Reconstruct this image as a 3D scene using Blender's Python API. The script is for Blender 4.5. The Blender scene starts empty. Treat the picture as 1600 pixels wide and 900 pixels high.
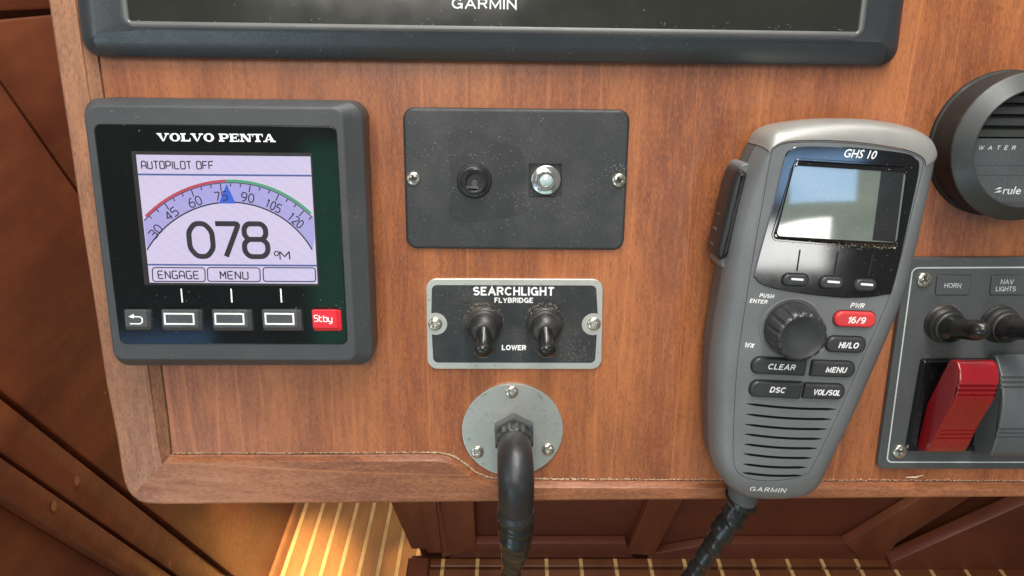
import bpy, bmesh, math, random
from mathutils import Vector, Matrix
from mathutils.geometry import tessellate_polygon
random.seed(7)
R = math.radians
S = bpy.context.scene
COL = S.collection

# ------------------------------------------------------------------ camera
CAM_POS = Vector((0, 0, 1.4))
cd = bpy.data.cameras.new('camera'); cam = bpy.data.objects.new('camera', cd); COL.objects.link(cam)
cd.sensor_width = 36; cd.lens = 27.0; cd.clip_start = 0.01; cd.clip_end = 50
CAM_ROT = Matrix.Rotation(R(63.09), 3, 'X')
cam.matrix_world = Matrix.Translation(CAM_POS) @ CAM_ROT.to_4x4()
S.camera = cam
# the console face: a plane leaning back from the helm, 0.34 m from the lens
DIST = 340.0
PR = Matrix.Rotation(R(-0.224), 3, 'Z') @ Matrix.Rotation(R(1.314), 3, 'Y') @ Matrix.Rotation(R(15.625), 3, 'X')
P3 = CAM_ROT @ PR
PO = CAM_POS + CAM_ROT @ Vector((0, 0, -DIST / 1000))
PM = Matrix.Translation(PO) @ P3.to_4x4()
PRT = PR.transposed()
CP = PRT @ Vector((0, 0, DIST))
def L(px, py, w=0.0):                      # photo point -> (u, v) in mm on the console plane raised by w mm
    d = PRT @ Vector((px - 800, -(py - 450), -1200.0))
    t = (w - CP.z) / d.z
    return (CP.x + d.x * t, CP.y + d.y * t)
def LL(pts, w=0.0): return [L(x, y, w) for x, y in pts]

# ------------------------------------------------------------------ world, lamps, exposure
W = bpy.data.worlds.new('World'); S.world = W; W.use_nodes = True
bg = W.node_tree.nodes['Background']; bg.inputs[0].default_value = (0.92, 0.95, 1.0, 1); bg.inputs[1].default_value = 0.15
S.view_settings.view_transform = 'Standard'; S.view_settings.look = 'None'
S.view_settings.exposure = 0.0; S.view_settings.gamma = 1.0
def area(name, pos_p, tgt_p, sx, sy, power, col, world=False):
    ld = bpy.data.lights.new(name, 'AREA'); ld.shape = 'RECTANGLE'; ld.size = sx; ld.size_y = sy
    ld.energy = power; ld.color = col
    o = bpy.data.objects.new(name, ld); COL.objects.link(o)
    a = Vector(pos_p) if world else PM @ Vector(pos_p); b = Vector(tgt_p) if world else PM @ Vector(tgt_p)
    o.location = a; o.rotation_euler = (b - a).to_track_quat('-Z', 'Y').to_euler()
    return o
area('hatch_light', (-0.22, 0.55, 1.45), (0, 0, 0), 0.55, 0.55, 12.5, (1.0, 0.96, 0.90))
area('windscreen_light', (0.15, 0.95, 0.36), (0, 0.0, 0), 1.6, 0.45, 10.0, (0.96, 0.98, 1.0))
area('side_window_light', (-1.25, 0.1, 0.9), (0, -0.05, 0), 0.5, 0.7, 3.5, (0.86, 0.94, 1.0))
area('door_light', (-0.85, -1.02, 1.25), (-.1, -0.05, 0), 0.55, 0.5, 4.0, (0.66, 0.88, 1.0))
def mirror(px, py, w, t):                       # where something stands that the face mirrors towards the lens
    u, v_ = L(px, py, w); d = Vector((u - CP.x, v_ - CP.y, w - CP.z)); d.z = -d.z
    return (Vector((u, v_, w)) + d * t) / 1000
for nm, px, py, sx, sy, pw, col in (('aft_window_blue', 1275, 275, .19, .11, .55, (.34, .60, 1.0)), ('aft_window_white', 1222, 385, .20, .11, 1.2, (1, 1, .97))):
    q_ = mirror(px, py, 33.2, 5.0); o_ = area(nm, q_, (q_[0] - .5, q_[1] + .2, 0), sx, sy, pw, col)
for nm, px, py, sx, sy, pw, col in (('green_reflection_lamp', 516, 385, .085, .42, .10, (.06, .62, .38)), ('blue_reflection_lamp', 245, 552, .22, .085, .085, (.22, .48, 1.0))):  # lamps added only for the green and blue reflections in the black glass
    q_ = mirror(px, py, 20.3, 4.0); area(nm, q_, (q_[0] + .8, q_[1] + .4, 0), sx, sy, pw, col)
area('teal_sheen_lamp', (-.08, -.88, .98), (0, 0, 0), 1.1, .20, 0.9, (.50, .90, 1.0))  # added lamp, gives the lower plotter bezel its teal sheen
area('bevel_grazing_lamp', (.0, .80, .13), (-.08, 0.05, .01), 1.4, .16, 15.0, (1.0, .96, .88))  # added low lamp, grazes the face to brighten bevels that face up
def spot(name, pos, tgt, power, size_deg, blend, col, rad=0.02):
    ld = bpy.data.lights.new(name, 'SPOT'); ld.energy = power; ld.spot_size = R(size_deg); ld.spot_blend = blend
    ld.color = col; ld.shadow_soft_size = rad
    o = bpy.data.objects.new(name, ld); COL.objects.link(o); o.location = pos
    o.rotation_euler = (Vector(tgt) - Vector(pos)).to_track_quat('-Z', 'Y').to_euler()

# ------------------------------------------------------------------ materials
def new_mat(name):
    m = bpy.data.materials.new(name); m.use_nodes = True
    nt = m.node_tree; b = nt.nodes['Principled BSDF']
    return m, nt, b
def node(nt, t, **kw):
    n = nt.nodes.new(t)
    for k, v in kw.items():
        if k.startswith('i_'):
            n.inputs[k[2:].replace('_', ' ')].default_value = v
        else: setattr(n, k, v)
    return n
def coords(nt, scale=(1, 1, 1), rot=(0, 0, 0), loc=(0, 0, 0)):
    tc = node(nt, 'ShaderNodeTexCoord'); mp = node(nt, 'ShaderNodeMapping')
    mp.inputs['Scale'].default_value = scale; mp.inputs['Rotation'].default_value = rot; mp.inputs['Location'].default_value = loc
    nt.links.new(tc.outputs['Object'], mp.inputs['Vector']); return mp.outputs[0]
def noise(nt, vec, scale, detail=3, rough=0.55):
    n = node(nt, 'ShaderNodeTexNoise'); n.inputs['Scale'].default_value = scale; n.inputs['Detail'].default_value = detail
    n.inputs['Roughness'].default_value = rough; nt.links.new(vec, n.inputs['Vector']); return n.outputs['Fac']
def ramp(nt, fac, stops):
    r = node(nt, 'ShaderNodeValToRGB'); e = r.color_ramp.elements
    while len(e) < len(stops): e.new(0.5)
    for k, (p, c) in enumerate(stops):
        e[k].position = p; e[k].color = (c, c, c, 1) if isinstance(c, (int, float)) else (*c, 1)
    nt.links.new(fac, r.inputs[0]); return r.outputs[0]
def mix(nt, fac, a, b, mode='MIX'):
    m = node(nt, 'ShaderNodeMix', data_type='RGBA', blend_type=mode)
    for sock, val in ((m.inputs[0], fac), (m.inputs[6], a), (m.inputs[7], b)):
        if isinstance(val, bpy.types.NodeSocket): nt.links.new(val, sock)
        elif isinstance(val, (int, float)): sock.default_value = val
        else: sock.default_value = (*val, 1)
    return m.outputs[2]
def bump(nt, b, h, strength=0.2, dist=0.001, prev=None):
    n = node(nt, 'ShaderNodeBump'); n.inputs['Strength'].default_value = strength; n.inputs['Distance'].default_value = dist
    nt.links.new(h, n.inputs['Height'])
    if prev: nt.links.new(prev, n.inputs['Normal'])
    nt.links.new(n.outputs[0], b.inputs['Normal']); return n.outputs[0]

def wood(name, light, mid, dark, along='Y', rough=0.42, slant=0.0, dens=1.0, coat=0.15, seed=0.0, plain=False):
    m, nt, b = new_mat(name)
    def sc(a, l): return (a, l, a) if along == 'Y' else ((l, a, a) if along == 'X' else (a, a, l))
    rot = (0, 0, slant)
    v1 = coords(nt, sc(34 * dens, 2.2), rot, (seed, seed, 0)); v2 = coords(nt, sc(560 * dens, 60), rot, (seed, 3, 0))
    v3 = coords(nt, sc(2300 * dens, 420), rot, (0, seed, 0)); v4 = coords(nt, sc(15, 8), rot, (seed, 1, 0))
    n1 = noise(nt, v1, 1.0, 4); n2 = noise(nt, v2, 1.0, 3); n3 = noise(nt, v3, 1.0, 2); n4 = noise(nt, v4, 1.0, 3)
    base = mix(nt, ramp(nt, n1, [(0.40, 0.0), (0.60, 1.0)]), mid, light)
    base = mix(nt, ramp(nt, n4, [(0.33, 0.30 if plain else 0.62), (0.58, 0.0)]), base, dark)
    base = mix(nt, ramp(nt, n2, [(0.30, 0.22 if plain else 0.42), (0.52, 0.0)]), base, dark)
    base = mix(nt, ramp(nt, n2, [(0.50, 0.0), (0.72, 0.2 if plain else 0.45)]), base, light)
    if not plain:
        base = mix(nt, ramp(nt, n3, [(0.33, 0.42), (0.46, 0.0)]), base, tuple(c * 0.6 for c in dark)); base = mix(nt, ramp(nt, n3, [(0.55, 0.0), (0.68, 0.35)]), base, tuple(min(1, c * 1.25) for c in light))
        v5 = coords(nt, sc(26, 0.8), rot, (seed * 2, 5, 0)); n5 = noise(nt, v5, 1.0, 1)
        base = mix(nt, ramp(nt, n5, [(0.497, 0.0), (0.503, 0.34), (0.509, 0.0)]), base, tuple(min(1, c * 1.5) for c in light))
    nt.links.new(base, b.inputs['Base Color'])
    rr = ramp(nt, n2, [(0.3, rough + 0.12), (0.7, rough - 0.05)]); nt.links.new(rr, b.inputs['Roughness'])
    b.inputs['Coat Weight'].default_value = coat; b.inputs['Coat Roughness'].default_value = 0.3
    bump(nt, b, n3 if not plain else n2, 0.25, 0.0002)
    return m

def plastic(name, col, rough=0.5, grain=0.0, grain_scale=1800, dust=0.0, dust_col=(0.42, 0.38, 0.32), dust_scale=2600, spec=0.5, coat=0.0, blot=0.0, metallic=0.0, streak=None):
    m, nt, b = new_mat(name)
    v = coords(nt)
    c = None
    nb = noise(nt, v, 28, 4)
    c = mix(nt, ramp(nt, nb, [(0.3, 0.0), (0.7, 1.0)]), tuple(x * (1 - 0.14) for x in col), tuple(min(1, x * 1.14) for x in col))
    if blot:
        nb2 = noise(nt, v, 60, 6, 0.65)
        c = mix(nt, ramp(nt, nb2, [(0.48, 0.0), (0.72, blot)]), c, dust_col)
    if dust:
        nd = noise(nt, v, dust_scale, 1, 0.4); nm = noise(nt, v, 45, 4, 0.6)
        t = 0.755 - 0.04 * dust
        sp = ramp(nt, nd, [(t, 0.0), (t + 0.035, 1.0)]); mk = ramp(nt, nm, [(0.36, 0.1), (0.62, 1.0)])
        f = mix(nt, 1.0, sp, mk, 'MULTIPLY')
        c = mix(nt, f, c, dust_col)
    nt.links.new(c, b.inputs['Base Color'])
    b.inputs['Metallic'].default_value = metallic
    nr = noise(nt, v, 90, 5, 0.65)
    nt.links.new(ramp(nt, nr, [(0.3, max(0.02, rough * 0.82)), (0.7, min(1, rough * 1.2))]), b.inputs['Roughness'])
    b.inputs['Specular IOR Level'].default_value = spec
    b.inputs['Coat Weight'].default_value = coat
    if grain:
        ng = noise(nt, v, grain_scale, 2); bump(nt, b, ng, grain, 0.0002)
    return m

M = {}
M['face'] = wood('cherry_face', (0.43, 0.146, 0.047), (0.258, 0.077, 0.026), (0.130, 0.035, 0.013), 'Y', 0.37, 0.03, coat=0.3)
M['stile'] = wood('frame_wood_upright', (0.37, 0.165, 0.080), (0.265, 0.105, 0.049), (0.13, 0.052, 0.025), 'Y', 0.42, 0.02, 0.6, seed=2.3)
M['rail'] = wood('frame_wood_lengthwise', (0.40, 0.158, 0.066), (0.275, 0.095, 0.037), (0.13, 0.042, 0.018), 'X', 0.40, 0.08, 0.6, seed=5.1)
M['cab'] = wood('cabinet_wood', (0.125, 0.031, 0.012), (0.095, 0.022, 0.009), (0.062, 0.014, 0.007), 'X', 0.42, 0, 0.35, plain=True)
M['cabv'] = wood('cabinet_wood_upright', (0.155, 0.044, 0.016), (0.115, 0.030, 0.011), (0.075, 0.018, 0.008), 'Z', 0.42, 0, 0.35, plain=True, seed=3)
M['wall'] = wood('side_wall_wood', (0.19, 0.052, 0.018), (0.110, 0.027, 0.012), (0.060, 0.014, 0.008), 'Y', 0.38, 0, 0.25, plain=True, coat=0.4)
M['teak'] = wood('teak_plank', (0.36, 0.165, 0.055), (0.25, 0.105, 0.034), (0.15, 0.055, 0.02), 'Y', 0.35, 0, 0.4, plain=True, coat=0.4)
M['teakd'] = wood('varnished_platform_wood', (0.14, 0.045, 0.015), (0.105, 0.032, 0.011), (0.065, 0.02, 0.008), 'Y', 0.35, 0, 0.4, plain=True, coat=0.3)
M['holly'] = plastic('holly_strip', (0.52, 0.32, 0.13), 0.4)
M['black_gap'] = plastic('dark_gap', (0.008, 0.008, 0.008), 0.8)
M['housing'] = plastic('display_housing_grey', (0.047, 0.050, 0.052), 0.46, 0.12, 2600, 0.5)
M['glass'] = plastic('black_glass', (0.004, 0.005, 0.005), 0.08, 0, 0, 0.35, (0.13, 0.14, 0.13), 2700, 0.7)
M['plotter'] = plastic('plotter_bezel', (0.030, 0.033, 0.036), 0.33, 0.35, 1100, 0.35, spec=0.6)
M['plotter_ridge'] = plastic('plotter_ridge', (0.10, 0.10, 0.095), 0.40, 0.1, 1800, 0.7)
M['plotter_glass'] = plastic('plotter_glass', (0.022, 0.022, 0.018), 0.14, 0, 0, 0.0, (0.34, 0.32, 0.26), 2700, 0.6, blot=0.015)
M['plate'] = plastic('black_cover_plate', (0.026, 0.028, 0.029), 0.50, 0.15, 2200, 0.8, (0.34, 0.32, 0.27), 2700, blot=0.05)
M['label'] = plastic('black_label', (0.022, 0.024, 0.026), 0.45, 0.15, 2200, 1.0, (0.36, 0.31, 0.23), 2700, blot=0.07)
M['rubber'] = plastic('black_rubber', (0.020, 0.019, 0.018), 0.42, 0.25, 1500, 0.5, (0.20, 0.16, 0.11), 2700, blot=0.25)
M['rubber_gloss'] = plastic('glossy_black_rubber', (0.012, 0.012, 0.012), 0.22, 0.1, 900, 0.2, (0.2, 0.16, 0.11), 2700, blot=0.08)
M['cable'] = plastic('cable_rubber', (0.018, 0.019, 0.020), 0.40, 0.25, 1500, 0.25, (0.25, 0.22, 0.18), 2700)
M['rubber_side'] = plastic('talk_button_rubber', (0.015, 0.015, 0.015), 0.38, 0.12, 1800, 0.2)
M['tape'] = plastic('glossy_black_tape', (0.010, 0.010, 0.011), 0.30, 0.6, 300, 0.0, spec=0.55)
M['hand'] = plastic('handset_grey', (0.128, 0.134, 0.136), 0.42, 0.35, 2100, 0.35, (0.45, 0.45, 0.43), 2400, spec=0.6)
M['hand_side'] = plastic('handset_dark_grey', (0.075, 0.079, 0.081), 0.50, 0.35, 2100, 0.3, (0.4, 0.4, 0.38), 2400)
M['silver'] = plastic('satin_silver', (0.27, 0.265, 0.245), 0.36, 0.12, 2100, 0.1, (0.15, 0.14, 0.12), 1800, metallic=0.35)
M['key'] = plastic('dark_key', (0.028, 0.029, 0.030), 0.36, 0.12, 1800, 0.2)
M['key_grey'] = plastic('grey_key', (0.060, 0.062, 0.066), 0.42, 0.12, 1800, 0.5)
M['red'] = plastic('red_key', (0.62, 0.022, 0.035), 0.35, 0.05, 1800, 0.15, spec=0.5)
M['red2'] = plastic('red_handset_key', (0.55, 0.035, 0.035), 0.42, 0.15, 2200, 0.1)
M['rocker_red'] = plastic('red_rocker', (0.235, 0.007, 0.011), 0.22, 0.08, 2700, 0.25, (0.5, 0.3, 0.25), 2700, 0.6, coat=0.3)
M['rocker_grey'] = plastic('grey_rocker', (0.075, 0.082, 0.085), 0.38, 0.15, 2700, 0.2)
M['switch_panel'] = plastic('switch_panel_charcoal', (0.060, 0.064, 0.064), 0.42, 0.55, 900, 0.5, spec=0.6)
M['gloss_black'] = plastic('gloss_black', (0.007, 0.007, 0.007), 0.08, 0.0, 900, 0.25, (0.3, 0.28, 0.22), 1500, 0.6)
M['speaker'] = plastic('alarm_ring', (0.030, 0.033, 0.031), 0.40, 0.12, 2000, 0.2)
M['speaker_side'] = plastic('alarm_side', (0.008, 0.007, 0.006), 0.65, 0.1, 1500, 0.8, (0.30, 0.22, 0.10), 2200, blot=0.02)
M['speaker_face'] = plastic('alarm_face', (0.060, 0.066, 0.066), 0.34, 0.8, 900, 0.1, spec=0.7)
M['white'] = plastic('white_print', (0.80, 0.80, 0.78), 0.5)
M['offwhite'] = plastic('pale_print', (0.55, 0.58, 0.56), 0.5)
M['softline'] = plastic('border_print', (0.50, 0.53, 0.50), 0.5)
M['ink'] = plastic('screen_ink', (0.018, 0.016, 0.022), 0.4)
M['grain_dust'] = plastic('sawdust', (0.60, 0.47, 0.32), 0.8)
M['plug'] = plastic('wood_plug', (0.26, 0.105, 0.040), 0.45)
def metal(name, col, rough, along=None, grime=0.0):
    m, nt, b = new_mat(name); v = coords(nt); n = noise(nt, v, 55, 6, 0.7)
    c = mix(nt, ramp(nt, n, [(0.35, 0.0), (0.7, 1.0)]), col, tuple(x * 0.72 for x in col))
    n2 = noise(nt, v, 420, 3, 0.6)
    c = mix(nt, ramp(nt, n2, [(0.60, 0.0), (0.74, grime)]), c, (0.10, 0.075, 0.04))
    nt.links.new(c, b.inputs['Base Color']); b.inputs['Metallic'].default_value = 0.9
    nt.links.new(ramp(nt, n, [(0.3, rough * 0.8), (0.7, min(1, rough * 1.35))]), b.inputs['Roughness'])
    n3 = noise(nt, v, 900, 2); bump(nt, b, n3, 0.12, 0.0002)
    return m
M['steel'] = metal('brushed_steel', (0.80, 0.79, 0.71), 0.40, grime=0.35)
M['steel_disc'] = metal('dull_steel_disc', (0.68, 0.68, 0.61), 0.40, grime=0.45)
M['screw'] = metal('screw_steel', (0.62, 0.58, 0.50), 0.26, grime=0.9)
M['chrome'] = metal('chrome', (0.82, 0.80, 0.74), 0.13, grime=0.6)
M['jewel'] = plastic('clear_lens', (0.45, 0.55, 0.54), 0.08, coat=0.8, blot=0.5, dust_col=(0.12, 0.10, 0.08))
def emit_mat(name, col, strength, moire=True):
    m, nt, b = new_mat(name); b.inputs['Base Color'].default_value = (0.02, 0.02, 0.025, 1); b.inputs['Roughness'].default_value = 0.25
    v = coords(nt)
    n = noise(nt, v, 18, 3); n2 = noise(nt, v, 2300, 1)
    c = mix(nt, ramp(nt, n, [(0.35, 0.0), (0.65, 1.0)]), col, (col[0] * 0.90, col[1] * 0.93, col[2] * 1.03))
    c = mix(nt, ramp(nt, n2, [(0.3, 0.0), (0.7, 0.14)]), c, tuple(x * 0.55 for x in col))
    if moire:
        wv = node(nt, 'ShaderNodeTexWave'); wv.inputs['Scale'].default_value = 95; wv.inputs['Distortion'].default_value = 1.5
        mp = coords(nt, (1, 1, 1), (0, 0, R(-52))); nt.links.new(mp, wv.inputs['Vector'])
        c = mix(nt, mix(nt, 0.86, wv.outputs['Fac'], (0, 0, 0)), c, tuple(min(1, x * 1.2) for x in col))
    nt.links.new(c, b.inputs['Emission Color']); b.inputs['Emission Strength'].default_value = strength
    return m
M['lcd'] = emit_mat('lit_screen', (0.68, 0.60, 0.79), 1.0)
M['lcd_band'] = emit_mat('lit_screen_band', (0.44, 0.40, 0.76), 0.95)
M['lcd_key'] = emit_mat('lit_screen_tab', (0.50, 0.41, 0.62), 0.92)
M['s_red'] = emit_mat('screen_red', (0.62, 0.06, 0.09), 0.9, False)
M['s_green'] = emit_mat('screen_green', (0.07, 0.42, 0.16), 0.9, False)
M['s_blue'] = emit_mat('screen_blue', (0.04, 0.14, 0.72), 0.9, False)
M['s_line'] = emit_mat('screen_blue_line', (0.08, 0.13, 0.36), 0.9, False)
m, nt, b = new_mat('handset_lcd'); v = coords(nt); n = noise(nt, v, 60, 5, 0.65); n2 = noise(nt, v, 2700, 1)
c = mix(nt, ramp(nt, n, [(0.4, 0.0), (0.7, 1.0)]), (0.125, 0.150, 0.125), (0.165, 0.185, 0.155)); c = mix(nt, ramp(nt, n2, [(0.73, 0), (0.77, 0.6)]), c, (0.55, 0.55, 0.5))
nt.links.new(c, b.inputs['Base Color']); b.inputs['Roughness'].default_value = 0.045; b.inputs['Specular IOR Level'].default_value = 0.8
M['hlcd'] = m

# ------------------------------------------------------------------ shape helpers (mm, console frame)
def carea(p): return 0.5 * sum(p[i][0] * p[(i + 1) % len(p)][1] - p[(i + 1) % len(p)][0] * p[i][1] for i in range(len(p)))
def ccw(p): return p if carea(p) > 0 else p[::-1]
def offset(p, d):
    if abs(d) < 1e-9: return list(p)
    out = []; n = len(p)
    for i in range(n):
        a, b_, c_ = Vector(p[i - 1]), Vector(p[i]), Vector(p[(i + 1) % n])
        e1 = (b_ - a).normalized(); e2 = (c_ - b_).normalized()
        n1 = Vector((-e1.y, e1.x)); n2 = Vector((-e2.y, e2.x)); k = n1 + n2
        if k.length < 1e-6: k = n1
        k = k / max(0.25, k.length_squared) * 2
        q = b_ + k * d; out.append((q.x, q.y))
    return out
def fillet(p, r, n=5):
    out = []; N = len(p)
    for i in range(N):
        a, b_, c_ = Vector(p[i - 1]), Vector(p[i]), Vector(p[(i + 1) % N])
        ri = r[i] if isinstance(r, (list, tuple)) else r
        u1 = (a - b_); u2 = (c_ - b_); l1, l2 = u1.length, u2.length; u1.normalize(); u2.normalize()
        th = math.acos(max(-1, min(1, u1.dot(u2))))
        if th > 3.1: out += [tuple(b_)] * (n + 1); continue
        t = min(max(ri, 0.0005) / math.tan(th / 2), 0.48 * min(l1, l2)); rr = t * math.tan(th / 2)
        cen = b_ + (u1 + u2).normalized() * (rr / math.sin(th / 2))
        s = b_ + u1 * t - cen; e = b_ + u2 * t - cen
        a0 = math.atan2(s.y, s.x); a1 = math.atan2(e.y, e.x); da = (a1 - a0 + math.pi) % (2 * math.pi) - math.pi
        for k in range(n + 1):
            q = a0 + da * k / n; out.append((cen.x + rr * math.cos(q), cen.y + rr * math.sin(q)))
    return out
def rpoly(p, r, n=5, d=0.0):
    p = ccw(p); q = offset(p, d)
    rr = [max(0.0005, x - d) for x in r] if isinstance(r, (list, tuple)) else max(0.0005, r - d)
    return fillet(q, rr, n)
def smooth_closed(p, k=4):
    out = []; n = len(p)
    for i in range(n):
        p0, p1, p2, p3 = [Vector(p[(i + j) % n]) for j in (-1, 0, 1, 2)]
        for s in range(k):
            t = s / k
            out.append(tuple(0.5 * ((2 * p1) + (-p0 + p2) * t + (2 * p0 - 5 * p1 + 4 * p2 - p3) * t * t + (-p0 + 3 * p1 - 3 * p2 + p3) * t ** 3)))
    return out
def circ(cx, cy, r, n=32, a0=0.0): return [(cx + r * math.cos(a0 + 2 * math.pi * k / n), cy + r * math.sin(a0 + 2 * math.pi * k / n)) for k in range(n)]
class MB:
    def __init__(s): s.v = []; s.f = []
    def add(s, vs, fs):
        o = len(s.v); s.v += [tuple(x) for x in vs]; s.f += [tuple(i + o for i in f) for f in fs]; return s
    def loft(s, rings, cap0=False, cap1=True, closed=True):
        n = len(rings[0]); vs = [p for r in rings for p in r]; fs = []
        for j in range(len(rings) - 1):
            for i in range(n if closed else n - 1):
                a = j * n + i; b_ = j * n + (i + 1) % n; fs.append((a, b_, b_ + n, a + n))
        if cap0: fs.append(tuple(range(n - 1, -1, -1)))
        if cap1: fs.append(tuple((len(rings) - 1) * n + i for i in range(n)))
        return s.add(vs, fs)
    def slab(s, p, w0, w1, r=0.5, bev=0.3, n=5, cap1=True):
        Ls = [(0, w0), (0, w1 - bev), (bev * 0.13, w1 - bev * 0.5), (bev * 0.5, w1 - bev * 0.13), (bev, w1)]
        return s.loft([[(x, y, w) for x, y in rpoly(p, r, n, d)] for d, w in Ls], False, cap1)
    def lathe(s, prof, cx=0, cy=0, n=32, cap=True):
        return s.loft([[(cx + r * math.cos(2 * math.pi * k / n), cy + r * math.sin(2 * math.pi * k / n), w) for k in range(n)] for r, w in prof], False, cap)
    def sheet(s, p, w): return s.add([(x, y, w) for x, y in p], [tuple(range(len(p)))])
    def ribbon(s, pts, wd, w, closed=False):
        n = len(pts); P = [Vector(q) for q in pts]; Lf = []; Rt = []
        for i in range(n):
            a = P[i - 1] if (i > 0 or closed) else None; c_ = P[(i + 1) % n] if (i < n - 1 or closed) else None
            e1 = (P[i] - a).normalized() if a is not None else (c_ - P[i]).normalized()
            e2 = (c_ - P[i]).normalized() if c_ is not None else e1
            n1 = Vector((-e1.y, e1.x)); n2 = Vector((-e2.y, e2.x)); k = n1 + n2
            k = k / max(0.5, k.length_squared) * 2 if k.length > 1e-6 else n1
            Lf.append(P[i] + k * wd / 2); Rt.append(P[i] - k * wd / 2)
        vs = [(q.x, q.y, w) for q in Rt] + [(q.x, q.y, w) for q in Lf]
        fs = [(i, (i + 1) % n, n + (i + 1) % n, n + i) for i in range(n if closed else n - 1)]
        return s.add(vs, fs)
    def tube(s, path, rad, n=20, mod=None, cap=True):
        P = [Vector(p) for p in path]; rings = []; up = Vector((1, 0, 0)); ln = 0
        for i, p in enumerate(P):
            t = (P[min(i + 1, len(P) - 1)] - P[max(i - 1, 0)]).normalized()
            up = (up - t * up.dot(t)).normalized(); sd = t.cross(up)
            if i: ln += (P[i] - P[i - 1]).length
            r = rad[i] if isinstance(rad, (list, tuple)) else rad
            rings.append([tuple(p + (up * math.cos(a) + sd * math.sin(a)) * (r * (mod(ln, a) if mod else 1))) for a in [2 * math.pi * k / n for k in range(n)]])
        return s.loft(rings, cap, cap)
def catmull(p, k=8):
    out = []; P = [Vector(q) for q in p]; P = [2 * P[0] - P[1]] + P + [2 * P[-1] - P[-2]]
    for i in range(1, len(P) - 2):
        p0, p1, p2, p3 = P[i - 1:i + 3]
        for s in range(k):
            t = s / k; out.append(0.5 * ((2 * p1) + (-p0 + p2) * t + (2 * p0 - 5 * p1 + 4 * p2 - p3) * t * t + (-p0 + 3 * p1 - 3 * p2 + p3) * t ** 3))
    out.append(P[-2]); return out
def holed(p, holes, w, depth, mb_top, mb_in=None):      # flat face with sunk holes
    polys = [[Vector((x, y, 0)) for x, y in ccw(p)]] + [[Vector((x, y, 0)) for x, y in ccw(h)[::-1]] for h in holes]
    flat = [v_ for q in polys for v_ in q]; tr = tessellate_polygon(polys)
    fs = []
    for a, b_, c_ in tr:
        A, B, C_ = flat[a], flat[b_], flat[c_]
        fs.append((a, b_, c_) if (B - A).cross(C_ - A).z > 0 else (a, c_, b_))
    mb_top.add([(q.x, q.y, w) for q in flat], fs)
    for h in holes:
        h = ccw(h); (mb_in or mb_top).loft([[(x, y, w) for x, y in h], [(x, y, w - depth) for x, y in offset(h, 0.02)]], False, True)
def mesh_of(mb, name, scale=0.001, org=(0, 0, 0), sharp=38):
    me = bpy.data.meshes.new(name)
    me.from_pydata([((x - org[0]) * scale, (y - org[1]) * scale, (z - org[2]) * scale) for x, y, z in mb.v], [], mb.f)
    bm = bmesh.new(); bm.from_mesh(me); bmesh.ops.remove_doubles(bm, verts=bm.verts, dist=1e-7)
    bmesh.ops.recalc_face_normals(bm, faces=bm.faces) if len(bm.faces) > 1 else None
    bm.to_mesh(me); bm.free()
    for p in me.polygons: p.use_smooth = True
    me.set_sharp_from_angle(angle=R(sharp)); return me
def tag(o, label=None, cat=None, group=None, kind=None):
    if label: o['label'] = label
    if cat: o['category'] = cat
    if group: o['group'] = group
    if kind: o['kind'] = kind
    return o
ORG = {}
def thing(name, label, cat, u=0, v=0, group=None):
    o = bpy.data.objects.new(name, None); o.empty_display_size = 0.02; COL.objects.link(o)
    o.matrix_world = PM @ Matrix.Translation((u / 1000, v / 1000, 0)); ORG[o.name] = (u, v, 0)
    return tag(o, label, cat, group)
def root_of(o):
    while o.parent: o = o.parent
    return o
def part(name, mb, mat, parent, label=None, sharp=38, flat=False):
    rt = root_of(parent); me = mesh_of(mb, name, org=ORG[rt.name], sharp=sharp)
    if flat:
        for p in me.polygons:
            p.use_smooth = False
    o = bpy.data.objects.new(name, me); COL.objects.link(o); o.parent = parent
    me.materials.append(M[mat] if isinstance(mat, str) else mat)
    wn = o.modifiers.new('normals', 'WEIGHTED_NORMAL'); wn.keep_sharp = True; wn.weight = 60
    if label: o['label'] = label
    return o
def place(name, me, mat, parent, u, v, w, rz=0.0, rot=None):   # shared mesh placed at a spot
    rt = root_of(parent); o = bpy.data.objects.new(name, me); COL.objects.link(o); o.parent = parent
    g = ORG[rt.name]; o.location = ((u - g[0]) / 1000, (v - g[1]) / 1000, w / 1000); o.rotation_euler = rot or (0, 0, rz)
    if mat and not me.materials: me.materials.append(M[mat])
    return o

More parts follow.
